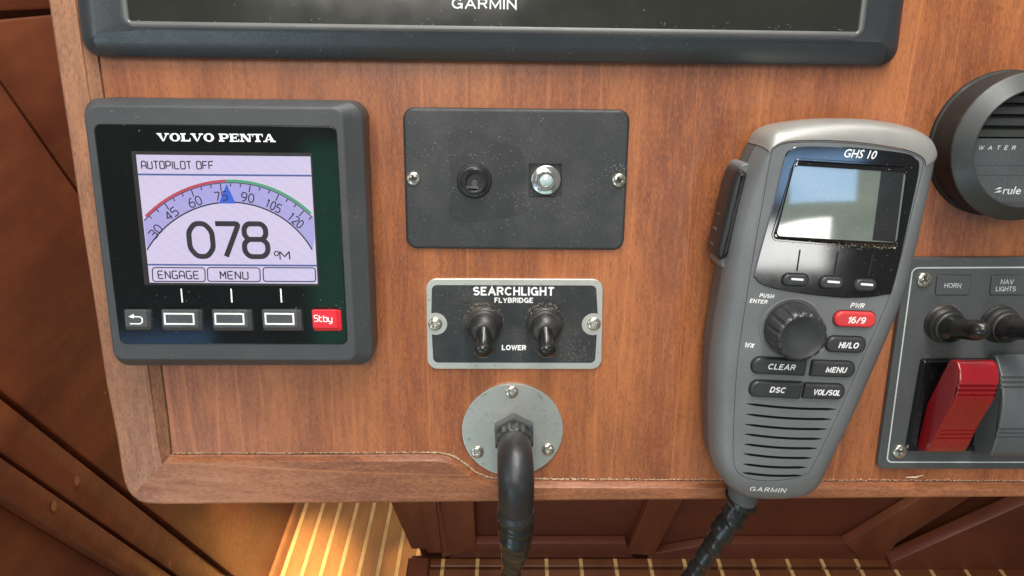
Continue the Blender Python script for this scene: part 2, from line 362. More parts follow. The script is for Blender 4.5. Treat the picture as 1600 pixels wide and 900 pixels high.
# lettering --------------------------------------------------------
def font_mesh(txt, bold=0.0, spacing=1.0):
    cu = bpy.data.curves.new('t', 'FONT'); cu.body = txt; cu.size = 1; cu.offset = bold; cu.resolution_u = 3; cu.space_character = spacing
    o = bpy.data.objects.new('t', cu); COL.objects.link(o); dg = bpy.context.evaluated_depsgraph_get(); dg.update()
    me = bpy.data.meshes.new_from_object(o.evaluated_get(dg)); vs = [tuple(v_.co) for v_ in me.vertices]; fs = [tuple(p.vertices) for p in me.polygons]
    bpy.data.objects.remove(o); bpy.data.curves.remove(cu); bpy.data.meshes.remove(me); return vs, fs
_h = font_mesh('H')[0]; CAP = max(q[1] for q in _h)
def text(mb, txt, p0, p1, h, w, bold=0.012, shear=0.0, spacing=1.0, lift=0.06, zf=None):
    """txt set between photo points p0 and p1 (baseline), cap height h in photo px, on level w"""
    vs, fs = font_mesh(txt, bold, spacing); x0 = min(q[0] for q in vs); x1 = max(q[0] for q in vs)
    a = Vector(L(*p0, w)); b_ = Vector(L(*p1, w)); ex = (b_ - a); Ln = ex.length; ex.normalize(); ey = Vector((-ex.y, ex.x))
    hh = (Vector(L(p0[0], p0[1] - h, w)) - a).length; out = []
    for q in vs:
        x = (q[0] - x0) / (x1 - x0) * Ln; y = q[1] / CAP * hh; r = a + ex * (x + shear * y) + ey * y
        out.append((r.x, r.y, (zf(r.x, r.y) if zf else w) + lift))
    mb.add(out, fs); return mb
# plain sans capitals drawn as heavy strokes
def ell(cx, cy, rx, ry, a0, a1, n=12): return [(cx + rx * math.cos(R(a0 + (a1 - a0) * k / n)), cy + ry * math.sin(R(a0 + (a1 - a0) * k / n))) for k in range(n + 1)]
SANS = {'A': (.74, [[(0, 0), (.37, 1), (.74, 0)], [(.13, .32), (.61, .32)]]), 'B': (.62, [[(0, 0), (0, 1), (.38, 1)] + ell(.38, .76, .2, .24, 80, -90, 7) + [(0, .52)], [(.38, .52)] + ell(.40, .26, .22, .26, 80, -90, 7) + [(0, 0)]]),
 'C': (.70, [ell(.37, .5, .37, .5, 42, 318, 22)]), 'D': (.66, [[(0, 0), (0, 1), (.28, 1)] + ell(.28, .5, .38, .5, 80, -80, 14) + [(.28, 0), (0, 0)]]), 'E': (.54, [[(.54, 0), (0, 0), (0, 1), (.54, 1)], [(0, .52), (.48, .52)]]),
 'F': (.52, [[(0, 0), (0, 1), (.52, 1)], [(0, .5), (.45, .5)]]), 'G': (.74, [ell(.37, .5, .37, .5, 42, 330, 22) + [(.72, .46), (.42, .46)], [(.72, .46), (.72, 0)]]), 'H': (.62, [[(0, 0), (0, 1)], [(.62, 0), (.62, 1)], [(0, .52), (.62, .52)]]),
 'I': (.0, [[(0, 0), (0, 1)]]), 'L': (.5, [[(0, 1), (0, 0), (.5, 0)]]), 'M': (.78, [[(0, 0), (0, 1), (.39, .12), (.78, 1), (.78, 0)]]), 'N': (.64, [[(0, 0), (0, 1), (.64, 0), (.64, 1)]]), 'O': (.76, [ell(.38, .5, .38, .5, 0, 360, 28)]),
 'P': (.58, [[(0, 0), (0, 1), (.34, 1)] + ell(.34, .74, .24, .26, 80, -80, 8) + [(.34, .47), (0, .47)]]), 'Q': (.76, [ell(.38, .5, .38, .5, 0, 360, 28), [(.46, .25), (.78, -.06)]]),
 'R': (.62, [[(0, 0), (0, 1), (.36, 1)] + ell(.36, .75, .24, .25, 80, -80, 8) + [(.36, .5), (0, .5)], [(.34, .5), (.62, 0)]]), 'S': (.60, [ell(.30, .74, .28, .26, 30, 250, 12) + ell(.30, .26, .30, .26, 80, -150, 14)]),
 'T': (.62, [[(0, 1), (.62, 1)], [(.31, 1), (.31, 0)]]), 'U': (.62, [[(0, 1)] + ell(.31, .3, .31, .3, 180, 360, 12) + [(.62, 1)]]), 'V': (.68, [[(0, 1), (.34, 0), (.68, 1)]]), 'W': (.98, [[(0, 1), (.24, 0), (.49, .95), (.74, 0), (.98, 1)]]),
 'X': (.66, [[(0, 0), (.66, 1)], [(0, 1), (.66, 0)]]), 'Y': (.66, [[(0, 1), (.33, .42), (.66, 1)], [(.33, .45), (.33, 0)]]), '/': (.34, [[(0, -.08), (.34, 1.05)]]), '1': (.3, [[(0, .74), (.3, .98), (.3, 0)]]),
 '6': (.54, [ell(.27, .3, .27, .3, 150, -210, 20), [(.0, .32)] + ell(.30, .5, .30, .5, 170, 60, 8)]), '9': (.54, [ell(.27, .7, .27, .3, 330, -30, 20), [(.54, .68)] + ell(.24, .5, .30, .5, -10, -120, 8)]), ' ': (.22, [])}
def sans(mb, txt, p0, p1, h, w, bold=.19, shear=0.0, gap=None, lift=.06, zf=None):
    a = Vector(L(*p0, w)); b_ = Vector(L(*p1, w)); ex = b_ - a; Ln = ex.length; ex.normalize(); ey = Vector((-ex.y, ex.x)); hh = (Vector(L(p0[0], p0[1] - h, w)) - a).length
    th = bold * hh; gap = gap if gap is not None else bold + .13; tot = sum(SANS[c_][0] for c_ in txt) + gap * (len(txt) - 1); k = (Ln - th) / tot; x = th / 2
    for c_ in txt:
        wd, pls = SANS[c_]
        for j, pl in enumerate(pls):
            closed = len(pl) > 3 and math.hypot(pl[0][0] - pl[-1][0], pl[0][1] - pl[-1][1]) < 1e-6
            pts = []
            for qx, qy in (pl[:-1] if closed else pl): yy = th / 2 + qy * (hh - th); r = a + ex * (x + qx * k + shear * yy) + ey * yy; pts.append((r.x, r.y))
            # let free vertical and horizontal stroke ends reach the outline of the letter
            if not closed and len(pts) > 1:
                for e_, f_ in ((0, 1), (-1, -2)):
                    if pl[e_][1] in (0, 1) and abs(pl[e_][0] - pl[f_][0]) < .5 * abs(pl[e_][1] - pl[f_][1]): d = (Vector(pts[e_]) - Vector(pts[f_])).normalized() * th / 2; pts[e_] = tuple(Vector(pts[e_]) + d)
                    elif abs(pl[e_][1] - pl[f_][1]) < 1e-6 and pl[e_][0] > pl[f_][0] - 1e-6 and abs(pl[e_][0] - wd) < 1e-6: d = (Vector(pts[e_]) - Vector(pts[f_])).normalized() * th * .3; pts[e_] = tuple(Vector(pts[e_]) + d)
            n0 = len(mb.v); mb.ribbon(pts, th, w + lift + .006 * j, closed)
            if zf: mb.v[n0:] = [(q[0], q[1], zf(q[0], q[1]) + lift + .006 * j) for q in mb.v[n0:]]
        x += (wd + gap) * k
    return mb
# single-stroke squarish letters of the lit screen
G = {'A': ([(0, 0), (0, .75), (.2, 1), (.8, 1), (1, .75), (1, 0)], [(0, .38), (1, .38)]), 'U': ([(0, 1), (0, .12), (.15, 0), (.85, 0), (1, .12), (1, 1)],),
     'T': ([(0, 1), (1, 1)], [(.5, 1), (.5, 0)]), 'O': ([(.15, 0), (.85, 0), (1, .12), (1, .88), (.85, 1), (.15, 1), (0, .88), (0, .12), (.15, 0)],),
     'P': ([(0, 0), (0, 1), (.85, 1), (1, .9), (1, .5), (.85, .4), (0, .4)],), 'I': ([(.5, 0), (.5, 1)],), 'L': ([(0, 1), (0, 0), (1, 0)],),
     'F': ([(0, 0), (0, 1), (1, 1)], [(0, .5), (.85, .5)]), 'E': ([(1, 0), (.15, 0), (0, .1), (0, .9), (.15, 1), (1, 1)], [(0, .5), (.9, .5)]),
     'N': ([(0, 0), (0, 1), (1, 0), (1, 1)],), 'G': ([(1, 1), (.15, 1), (0, .88), (0, .12), (.15, 0), (1, 0), (1, .45), (.55, .45)],),
     'M': ([(0, 0), (0, 1), (.5, .35), (1, 1), (1, 0)],), '0': ([(.28, 0), (.72, 0), (1, .25), (1, .75), (.72, 1), (.28, 1), (0, .75), (0, .25), (.28, 0)],),
     '1': ([(.2, .8), (.6, 1), (.6, 0)],), '2': ([(0, .85), (.2, 1), (.8, 1), (1, .85), (1, .6), (0, 0), (1, 0)],), '3': ([(0, 1), (.85, 1), (1, .85), (1, .62), (.8, .52), (.25, .52)], [(.8, .52), (1, .4), (1, .15), (.85, 0), (0, 0)]),
     '4': ([(.8, 0), (.8, 1), (0, .3), (1, .3)],), '5': ([(1, 1), (.05, 1), (0, .55), (.8, .58), (1, .42), (1, .15), (.8, 0), (0, 0)],),
     '6': ([(.85, 1), (.4, 1), (0, .5), (0, .15), (.2, 0), (.8, 0), (1, .15), (1, .45), (.8, .58), (0, .55)],), '7': ([(0, 1), (1, 1), (.35, 0)],),
     '8': ([(.2, 0), (.8, 0), (1, .15), (1, .4), (.8, .53), (.2, .53), (0, .4), (0, .15), (.2, 0)], [(.2, .53), (.04, .65), (.04, .87), (.2, 1), (.8, 1), (.96, .87), (.96, .65), (.8, .53)]),
     '9': ([(.15, 0), (.6, 0), (1, .5), (1, .85), (.8, 1), (.2, 1), (0, .85), (0, .55), (.2, .42), (1, .45)],),
     'o': ([(.2, .6), (.8, .6), (.8, 1), (.2, 1), (.2, .6)],), 'S': ([(1, 1), (.15, 1), (0, .88), (0, .62), (.15, .52), (.85, .52), (1, .4), (1, .12), (.85, 0), (0, 0)],),
     't': ([(.1, 1), (.1, .15), (.3, 0), (.9, 0)], [(.1, .68), (.9, .68)]), 'b': ([(0, 1), (0, 0), (.85, 0), (1, .1), (1, .58), (.85, .68), (0, .68)],),
     'y': ([(0, .68), (0, .12), (.15, 0), (1, 0)], [(1, .68), (1, -.2), (.85, -.3), (.15, -.3)])}
def rounded(pl, r):
    if len(pl) < 3: return pl
    closed = pl[0] == pl[-1]; P = pl[:-1] if closed else pl; out = []; n = len(P)
    for i in range(n):
        if not closed and i in (0, n - 1): out.append(P[i]); continue
        a, b_, c_ = Vector(P[i - 1]), Vector(P[i]), Vector(P[(i + 1) % n]); l1 = (a - b_).length; l2 = (c_ - b_).length; t = min(r, .45 * l1, .45 * l2)
        s = b_ + (a - b_) / l1 * t; e = b_ + (c_ - b_) / l2 * t
        for k in range(4): q = k / 3; out.append(tuple(s * (1 - q) ** 2 + b_ * 2 * q * (1 - q) + e * q * q))
    if closed: out.append(out[0])
    return out
def stroke_text(mb, txt, p0, p1, h, w, thick, gap=0.28, lw=0.72, lift=0.08, kern=None):
    """p0,p1: baseline ends; thick in photo px"""
    a = Vector(L(*p0, w)); b_ = Vector(L(*p1, w)); ex = b_ - a; Ln = ex.length; ex.normalize(); ey = Vector((-ex.y, ex.x)); mm = 1 / 3.6
    hh = (Vector(L(p0[0], p0[1] - h, w)) - a).length; th = thick * mm
    ws = [0.0 if c_ == ' ' else (0.18 if c_ in 'I1' and len(txt) > 3 else 1.0) for c_ in txt]
    tot = sum(ws) * lw + gap * (len(txt) - 1) + sum(0.5 for c_ in txt if c_ == ' ') * lw; sx = (Ln - th) / tot; x = th / 2
    for k, c_ in enumerate(txt):
        if c_ == ' ': x += (gap + .5 * lw) * sx; continue
        wd = ws[k] * lw * sx
        for j, pl in enumerate(G[c_]):
            pts = [(q[0] * wd, q[1] * (hh - th) + th / 2) for q in pl]; cl = pl[0] == pl[-1]
            pts = rounded(pts, hh * 0.10); pts = [(a + ex * (x + q[0]) + ey * q[1]) for q in pts]
            if cl: mb.ribbon([tuple(q) for q in pts[:-1]], th, w + lift + j * 0.012, True)
            else: mb.ribbon([tuple(q) for q in pts], th, w + lift + j * 0.012)
        x += wd + gap * sx
    return mb
def strokes_px(mb, pts, thick, w, lift=0.05, closed=False): return mb.ribbon(LL(pts, w), thick / 3.6, w + lift, closed)

# shared screw head -------------------------------------------------
def screw_mesh(r=3.1, h=1.5):
    mb = MB(); n = 30; vs = []; fs = []; idx = {}
    for i in range(n + 1):
        for j in range(n + 1):
            x = -1 + 2 * i / n; y = -1 + 2 * j / n
            X = x * math.sqrt(1 - y * y / 2); Y = y * math.sqrt(1 - x * x / 2); rr = math.hypot(X, Y)
            z = h * (math.sqrt(max(0, 1.02 - rr * rr)) * 0.75 + 0.25) if rr < 0.985 else 0.0
            ax, ay = abs(X), abs(Y); lo, hi = min(ax, ay), max(ax, ay)
            if hi < 0.58 and lo < 0.13 + 0.06 * (1 - hi): z -= h * 1.15 * (1 - (hi / 0.62) ** 3) + 0.1
            elif hi < 0.24: z -= h * 0.9
            idx[i, j] = len(vs); vs.append((X * r, Y * r, z))
    for i in range(n):
        for j in range(n): fs.append((idx[i, j], idx[i + 1, j], idx[i + 1, j + 1], idx[i, j + 1]))
    mb.add(vs, fs); me = mesh_of(mb, 'screw', sharp=50); me.materials.append(M['screw']); return me
SCREW = screw_mesh()
def screw(parent, px, py, w, rz, s=1.0):
    u, v_ = L(px, py, w); o = place('screw', SCREW, None, parent, u, v_, w, rz); o.scale = (s, s, s); return o

# ================================================================== THE CONSOLE
con = thing('helm_console', 'varnished reddish wood console board with raised mitred frame carrying all the instruments', 'console')
mb = MB(); q = LL([(112, -260), (1760, -260), (1760, 768), (236, 768)]); mb.loft([[(x, y, -6) for x, y in ccw(q)], [(x, y, 0) for x, y in ccw(q)]], True, True)
part('face_board', mb, 'face', con)
def frame_piece(name, O, I, mat, cw):
    """swept frame board: outer line O, inner line I (photo px), real moulded cross-section"""
    mb = MB(); rings = []
    o2 = LL(O, 3.5); i2 = LL(I, 0)
    prof = []
    for (ox, oy), (ix, iy) in zip(o2, i2):
        d = Vector((ix - ox, iy - oy)); ln = d.length; e = d / ln
        def at(s, w): return (ox + e.x * s, oy + e.y * s, w)
        rings.append([at(1.0, -34), at(0.0, -32), at(0, 1.6), at(0.35, 2.6), at(1.0, 3.25), at(1.9, 3.5), at(ln - cw, 3.5), at(ln - cw + 0.5, 3.3),
                      at(ln - cw + 0.9, 2.7), at(ln - cw * 0.55, 2.0), at(ln - 0.9, 0.75), at(ln - 0.35, 0.55), at(ln - 0.2, -0.3)])
    mb.loft(rings, False, False, closed=False)
    n = len(rings[0])
    return part(name, mb, mat, con, sharp=30)
def dens(pl, k):                          # pairwise densified smooth polyline
    return [tuple(q) for q in catmull(pl, k)]
Ost = [(36, -250), (73, 0), (88, 100), (103.5, 200), (116, 285), (126, 350), (130, 378), (137.5, 425), (152, 520), (164, 600), (176, 660), (184, 705), (188, 734), (193, 756), (198, 768), (205, 777)]
Ist = [(107, -250), (142, 0), (156, 100), (170, 200), (180, 268), (196, 300), (214, 328), (228, 400), (244, 510), (255.5, 596), (261, 640), (265, 675), (266.3, 688), (267.2, 698), (267.8, 705), (268, 709)]
Ora = [(205, 777), (215, 785), (228, 789), (250, 790), (300, 790), (420, 789), (560, 788), (660, 787), (690, 786.6), (706, 786.4), (720, 786), (733, 786), (748, 786), (764, 785.6), (790, 785.3), (900, 784), (1200, 781.5), (1500, 779), (1760, 777)]
Ira = [(268, 709), (268.7, 709.1), (271, 709.2), (278, 709.3), (310, 709.3), (420, 709.2), (560, 708.8), (660, 708), (685, 708.6), (702, 711.5), (716, 718), (729, 727.5), (743, 738.5), (760, 746.5), (785, 749.5), (900, 750), (1200, 751), (1500, 752), (1760, 753)]
frame_piece('frame_stile', Ost, Ist, 'stile', 5.2)
frame_piece('frame_rail', Ora, Ira, 'rail', 2.8)

for pl_ in (Ist, Ira):
    mb = MB(); mb.ribbon([(x - (.18 if pl_ is Ist else 0) + .3 * (pl_ is Ist), y + (.12 if pl_ is Ira else 0)) for x, y in LL(pl_, 0)], .42, .03); part('joint_gap', mb, 'black_gap', con)
# sawdust and crumbs in the groove
mb = MB()
def crumb(x, y, z, s):
    pts = []
    for k in range(4): a = k * math.pi / 2 + random.random(); pts.append((x + s * random.uniform(.5, 1) * math.cos(a), y + s * random.uniform(.3, .8) * math.sin(a), z))
    pts.append((x, y, z + s * random.uniform(.4, .9))); mb.add(pts, [(0, 1, 4), (1, 2, 4), (2, 3, 4), (3, 0, 4)])
for i in range(len(Ira) - 1):
    (x0, y0), (x1, y1) = Ira[i], Ira[i + 1]; ln = math.hypot(x1 - x0, y1 - y0)
    dn = 1.6 if x0 < 660 else (3.6 if x0 < 790 else 1.7)
    for k in range(int(ln * dn)):
        t = random.random(); u, v_ = L(x0 + (x1 - x0) * t, y0 + (y1 - y0) * t - abs(random.gauss(0.6, 1.0)), 0.3)
        crumb(u, v_, 0.05, random.choice((.14, .2, .28, .4)) * (1.25 if 690 < x0 < 790 else 1))
for k in range(160):
    t = random.random(); u, v_ = L(252.5 + 15 * t + random.gauss(1, 1), 572 + 137 * t, 0.3); crumb(u, v_, .05, random.uniform(.06, .16))
for k in range(170):
    a = random.uniform(1.6, 3.6); u, v_ = L(1564, 236, 0); rr = 30.6 + random.expovariate(1.6); crumb(u + rr * math.cos(a) * 1.0, v_ + rr * math.sin(a), .03, random.uniform(.05, .13))
for (cx, cy) in ((967, 262), (850, 598), (700, 712)):
    for k in range(26): u, v_ = L(cx + random.gauss(0, 13), cy + random.gauss(0, 3), 0); crumb(u, v_, .03, random.uniform(.05, .12))
for k in range(150): u, v_ = L(random.uniform(280, 1700), random.uniform(110, 745), 0); crumb(u, v_, .02, random.uniform(.04, .10))
dust = thing('sawdust', 'pale crumbs and sawdust lying along the groove of the console frame', 'dust'); COL.objects.unlink(dust); bpy.data.objects.remove(dust)
me = mesh_of(mb, 'sawdust'); me.materials.append(M['grain_dust']); o = bpy.data.objects.new('sawdust', me); COL.objects.link(o); o.matrix_world = PM
tag(o, 'pale crumbs and sawdust lying along the groove of the console frame', 'dust', kind='stuff')
# splinter above the right-hand rail
mb = MB(); mb.tube([(*L(1416, 746, .6), .5), (*L(1430, 745, .6), .9), (*L(1443, 742.5, .6), .5)], [.25, .5, .15], 6)
me = mesh_of(mb, 'wood_splinter'); me.materials.append(M['grain_dust']); o = bpy.data.objects.new('wood_splinter', me); COL.objects.link(o); o.matrix_world = PM
tag(o, 'small pale wood splinter lying in the groove below the switch panel', 'splinter')

def lint(parent, spots, w, n, seed, mat='offwhite', size=1.0):
    rnd = random.Random(seed); mb = MB()
    for k in range(n):
        cx, cy, sg = rnd.choice(spots); u, v_ = L(cx + rnd.gauss(0, sg), cy + rnd.gauss(0, sg * .7), w); a = rnd.uniform(0, 6.3); pts = []
        for j in range(4): pts.append((u, v_, w + .06 + .05 * j)); a += rnd.gauss(0, .7); u += .28 * size * math.cos(a); v_ += .28 * size * math.sin(a)
        mb.tube(pts, .028, 3, cap=False)
    o = part('lint', mb, mat, parent); o['kind'] = 'stuff'; return o

# ================================================================== CHARTPLOTTER
cp = thing('chartplotter', 'large black chartplotter display cut by the top edge of the photograph', 'display', *L(765, 60))
LVL = 11.0
bl = L(129.5, 88.5, 5); br = L(1400, 104, 5); tl = L(93, -240, 5); tr = L(1443, -240, 5)
outer = [tl, tr, br, bl]
i_bl = L(201.5, 33, LVL); i_br = L(1341, 50, LVL)
inner = [(i_bl[0], tl[1] - 20), (i_br[0], tr[1] - 20), i_br, i_bl]
mb = MB()
def rp(p, r, d, w, n=7): return [(x, y, w) for x, y in rpoly(p, r, n, d)]
mb.loft([rp(outer, 7.5, 0.8, 0), rp(outer, 7.5, 0.8, 2.0), rp(outer, 7.5, 0.0, 3.2), rp(outer, 7.5, 0.0, 4.6), rp(outer, 7.5, 0.35, 5.3), rp(outer, 7.5, 1.0, 5.9),
         rp(outer, 7.5, 3.0, 7.6), rp(outer, 7.0, 6.0, 9.3), rp(outer, 7.0, 9.0, 10.3), rp(inner, 1.5, -3.6, 10.8), rp(inner, 1.5, -2.2, LVL)], False, False)
part('bezel', mb, 'plotter', cp, sharp=45)
mb = MB(); mb.loft([rp(inner, 1.5, -2.2, LVL), rp(inner, 1.5, -1.6, LVL + .5), rp(inner, 1.5, -0.8, LVL + .55), rp(inner, 1.0, 0.0, LVL + .1), rp(inner, 1.0, 0.15, LVL - .7)], False, False)
part('bezel_ridge', mb, 'plotter_ridge', cp)
mb = MB(); mb.add(rp(inner, 1.0, 0.1, LVL - .5), [tuple(range(32))]) if len(rp(inner, 1.0, .1, 0)) == 32 else None
scr = part('screen_glass', mb, 'plotter_glass', cp)
mb = MB(); sans(mb, 'GARMIN', (706, 13.4), (807, 14.6), 16.5, LVL - .5, .15); part('lettering', mb, 'white', scr)
lint(cp, [(x, 36 + x * .009, 7) for x in range(230, 1330, 90)] + [(700, 25, 40), (400, 12, 60), (1000, 30, 60)], LVL - .4, 90, 3)

# ================================================================== AUTOPILOT DISPLAY
ap = thing('autopilot_display', 'square grey autopilot display with lit lavender screen showing heading 078', 'display', *L(360, 360))
Fw = 20.0
front = [L(131, 165, Fw), L(535, 169, Fw), L(556, 563, Fw), L(179.5, 561, Fw)]
FR = [3.6, 3.6, 4.2, 4.2]
SHW = 15.2; shoulder = [L(129, 153, SHW), L(566, 158.5, SHW), L(583.5, 570.5, SHW), L(181, 571.5, SHW)]; SRr = [6.0, 6.5, 7.0, 6.5]
mb = MB()
mb.loft([rp(shoulder, SRr, .6, 0), rp(shoulder, SRr, 0, 1.0), rp(shoulder, SRr, 0, SHW - .6), rp(shoulder, SRr, .12, SHW), rp(shoulder, SRr, .5, SHW + .45), rp(front, FR, -.5, Fw - .5), rp(front, FR, -.15, Fw - .18), rp(front, FR, .3, Fw - .03), rp(front, FR, .8, Fw)], False, True)
part('housing', mb, 'housing', ap, sharp=42)
gl = [L(147, 194.5, Fw), L(525, 198, Fw), L(542.5, 537, Fw), L(189, 536.5, Fw)]
mb = MB(); mb.slab(gl, Fw - .3, Fw + .35, 2.6, .15); part('seam', (lambda m_: (m_.loft([rp(gl, 2.6, -.35, Fw + .03), rp(gl, 2.6, .1, Fw + .03)], False, False), m_)[1])(MB()), 'black_gap', ap)
front_glass = part('front_glass', mb, 'glass', ap)
gw = Fw + .35
mb = MB(); mb.sheet(ccw(LL([(205, 236), (487, 239), (499, 447), (226, 445)], gw)), gw + .02); part('screen_surround', mb, plastic('screen_surround', (0.03, 0.028, 0.027), .25, spec=.4), front_glass)
lcdq = LL([(212.5, 241.5), (485, 244.5), (496.5, 443.5), (234, 441.5)], gw)
mb = MB(); mb.sheet(ccw(lcdq), gw + .05)
lcd = part('screen', mb, 'lcd', ap, 'lit lavender screen with compass arc and heading 078')
sw = gw + .05
def lcd_x(y):                               # left and right limits of the lit area at photo row y
    t = (y - 242) / 200; return 212.5 + 21.5 * t + 1, 485 + 11.5 * t - 1
def arc_pts(cx, cy, r, y_lim=440, n=60):
    out = []
    for k in range(n + 1):
        a = R(-60 + 120 * k / n); x = cx + r * math.sin(a); y = cy - r * math.cos(a); lo, hi = lcd_x(y)
        if lo <= x <= hi and y < y_lim: out.append((x, y))
    return out
CX, CY, RO, RI = 359, 465, 182.5, 149
mb = MB()
for k in range(120):
    a0, a1 = R(-60 + k), R(-59 + k); qd = [(CX + r * math.sin(a), CY - r * math.cos(a)) for r, a in ((RO - 1, a0), (RO - 1, a1), (RI, a1), (RI, a0))]
    ok = all(lcd_x(y)[0] - 2 <= x <= lcd_x(y)[1] + 2 for x, y in qd)
    if not ok:
        if not any(lcd_x(y)[0] <= x <= lcd_x(y)[1] for x, y in qd): continue
        qd = [(min(max(x, lcd_x(y)[0]), lcd_x(y)[1]), y) for x, y in qd]
    mb.sheet(ccw(LL(qd, sw)), sw + .01)
part('compass_band', mb, 'lcd_band', lcd)
red = [q for q in arc_pts(CX, CY, RO) if q[0] <= 354]; grn = [q for q in arc_pts(CX, CY, RO) if q[0] >= 352]
mb = MB(); strokes_px(mb, red, 3.6, sw, .06); part('port_arc', mb, 's_red', lcd)
mb = MB(); strokes_px(mb, grn, 3.6, sw, .065); part('starboard_arc', mb, 's_green', lcd)
mb = MB(); strokes_px(mb, arc_pts(CX, CY, RO - 3), 1.3, sw, .05); strokes_px(mb, arc_pts(CX, CY, RI), 2.0, sw, .05); part('arc_outline', mb, 'ink', lcd)
mb = MB()
for h in range(25, 140, 5):
    a = R(h - 79.6); r1 = RO - 4; r2 = RO - (15 if h % 15 == 0 else 9)
    p0 = (CX + r1 * math.sin(a), CY - r1 * math.cos(a)); p1 = (CX + r2 * math.sin(a), CY - r2 * math.cos(a))
    if lcd_x(p0[1])[0] < p0[0] < lcd_x(p0[1])[1]: strokes_px(mb, [p0, p1], 1.6, sw, .07)
part('tick_marks', mb, 'ink', lcd)
mb = MB(); mb.sheet(ccw(LL([(354, 287), (368.5, 318), (342, 318)], sw)), sw + .09); part('heading_pointer', mb, 's_blue', lcd)
mb = MB()
for txt, h in (('30', 30), ('45', 45), ('60', 60), ('75', 75), ('90', 90), ('105', 105), ('120', 120)):
    a = R(h - 79.6) * 1.0; rr = RO - 31; cx = CX + (rr) * math.sin(a); cy = CY - rr * math.cos(a); hw = 10.5 if len(txt) == 2 else 13.5
    dx, dy = math.cos(a), math.sin(a)
    if h == 30: cx += 6; cy += 0
    stroke_text(mb, txt, (cx - hw * dx, cy - hw * dy), (cx + hw * dx, cy + hw * dy), 15, sw, 1.7, gap=.3, lift=.12)
stroke_text(mb, 'AUTOPILOT OFF', (221, 264.5), (335, 265), 13.5, sw, 1.7, gap=.26)
stroke_text(mb, '078', (295, 404.5), (424, 405), 59, sw, 7.6, gap=.14, lw=.8)
strokes_px(mb, [(432 + 3.2 * math.cos(t), 396 + 3.6 * math.sin(t)) for t in [k * math.pi / 7 for k in range(14)]], 1.6, sw, .1, True)
stroke_text(mb, 'M', (437, 406.5), (454, 406.5), 14.5, sw, 1.9)
stroke_text(mb, 'ENGAGE', (247, 436), (312, 436.5), 13.5, sw, 1.8, gap=.3)
stroke_text(mb, 'MENU', (344, 436.5), (389, 437), 13.5, sw, 1.8, gap=.3)
for x0, x1 in ((239, 321), (325, 407), (412, 493.5)):
    strokes_px(mb, fillet([(x0, 439.5), (x1, 440), (x1 - 1, 418.5), (x0 - 1, 418)], 4, 3), 1.6, sw, .10, True)
part('screen_lettering', mb, 'ink', lcd)
mb = MB(); strokes_px(mb, [(216, 272.5), (486.5, 274.5)], 2.6, sw, .06); part('divider_line', mb, 's_line', lcd); mb = MB(); strokes_px(mb, [(231, 413.5), (495, 415)], 2.6, sw, .06); part('divider_line', mb, 's_line', lcd)
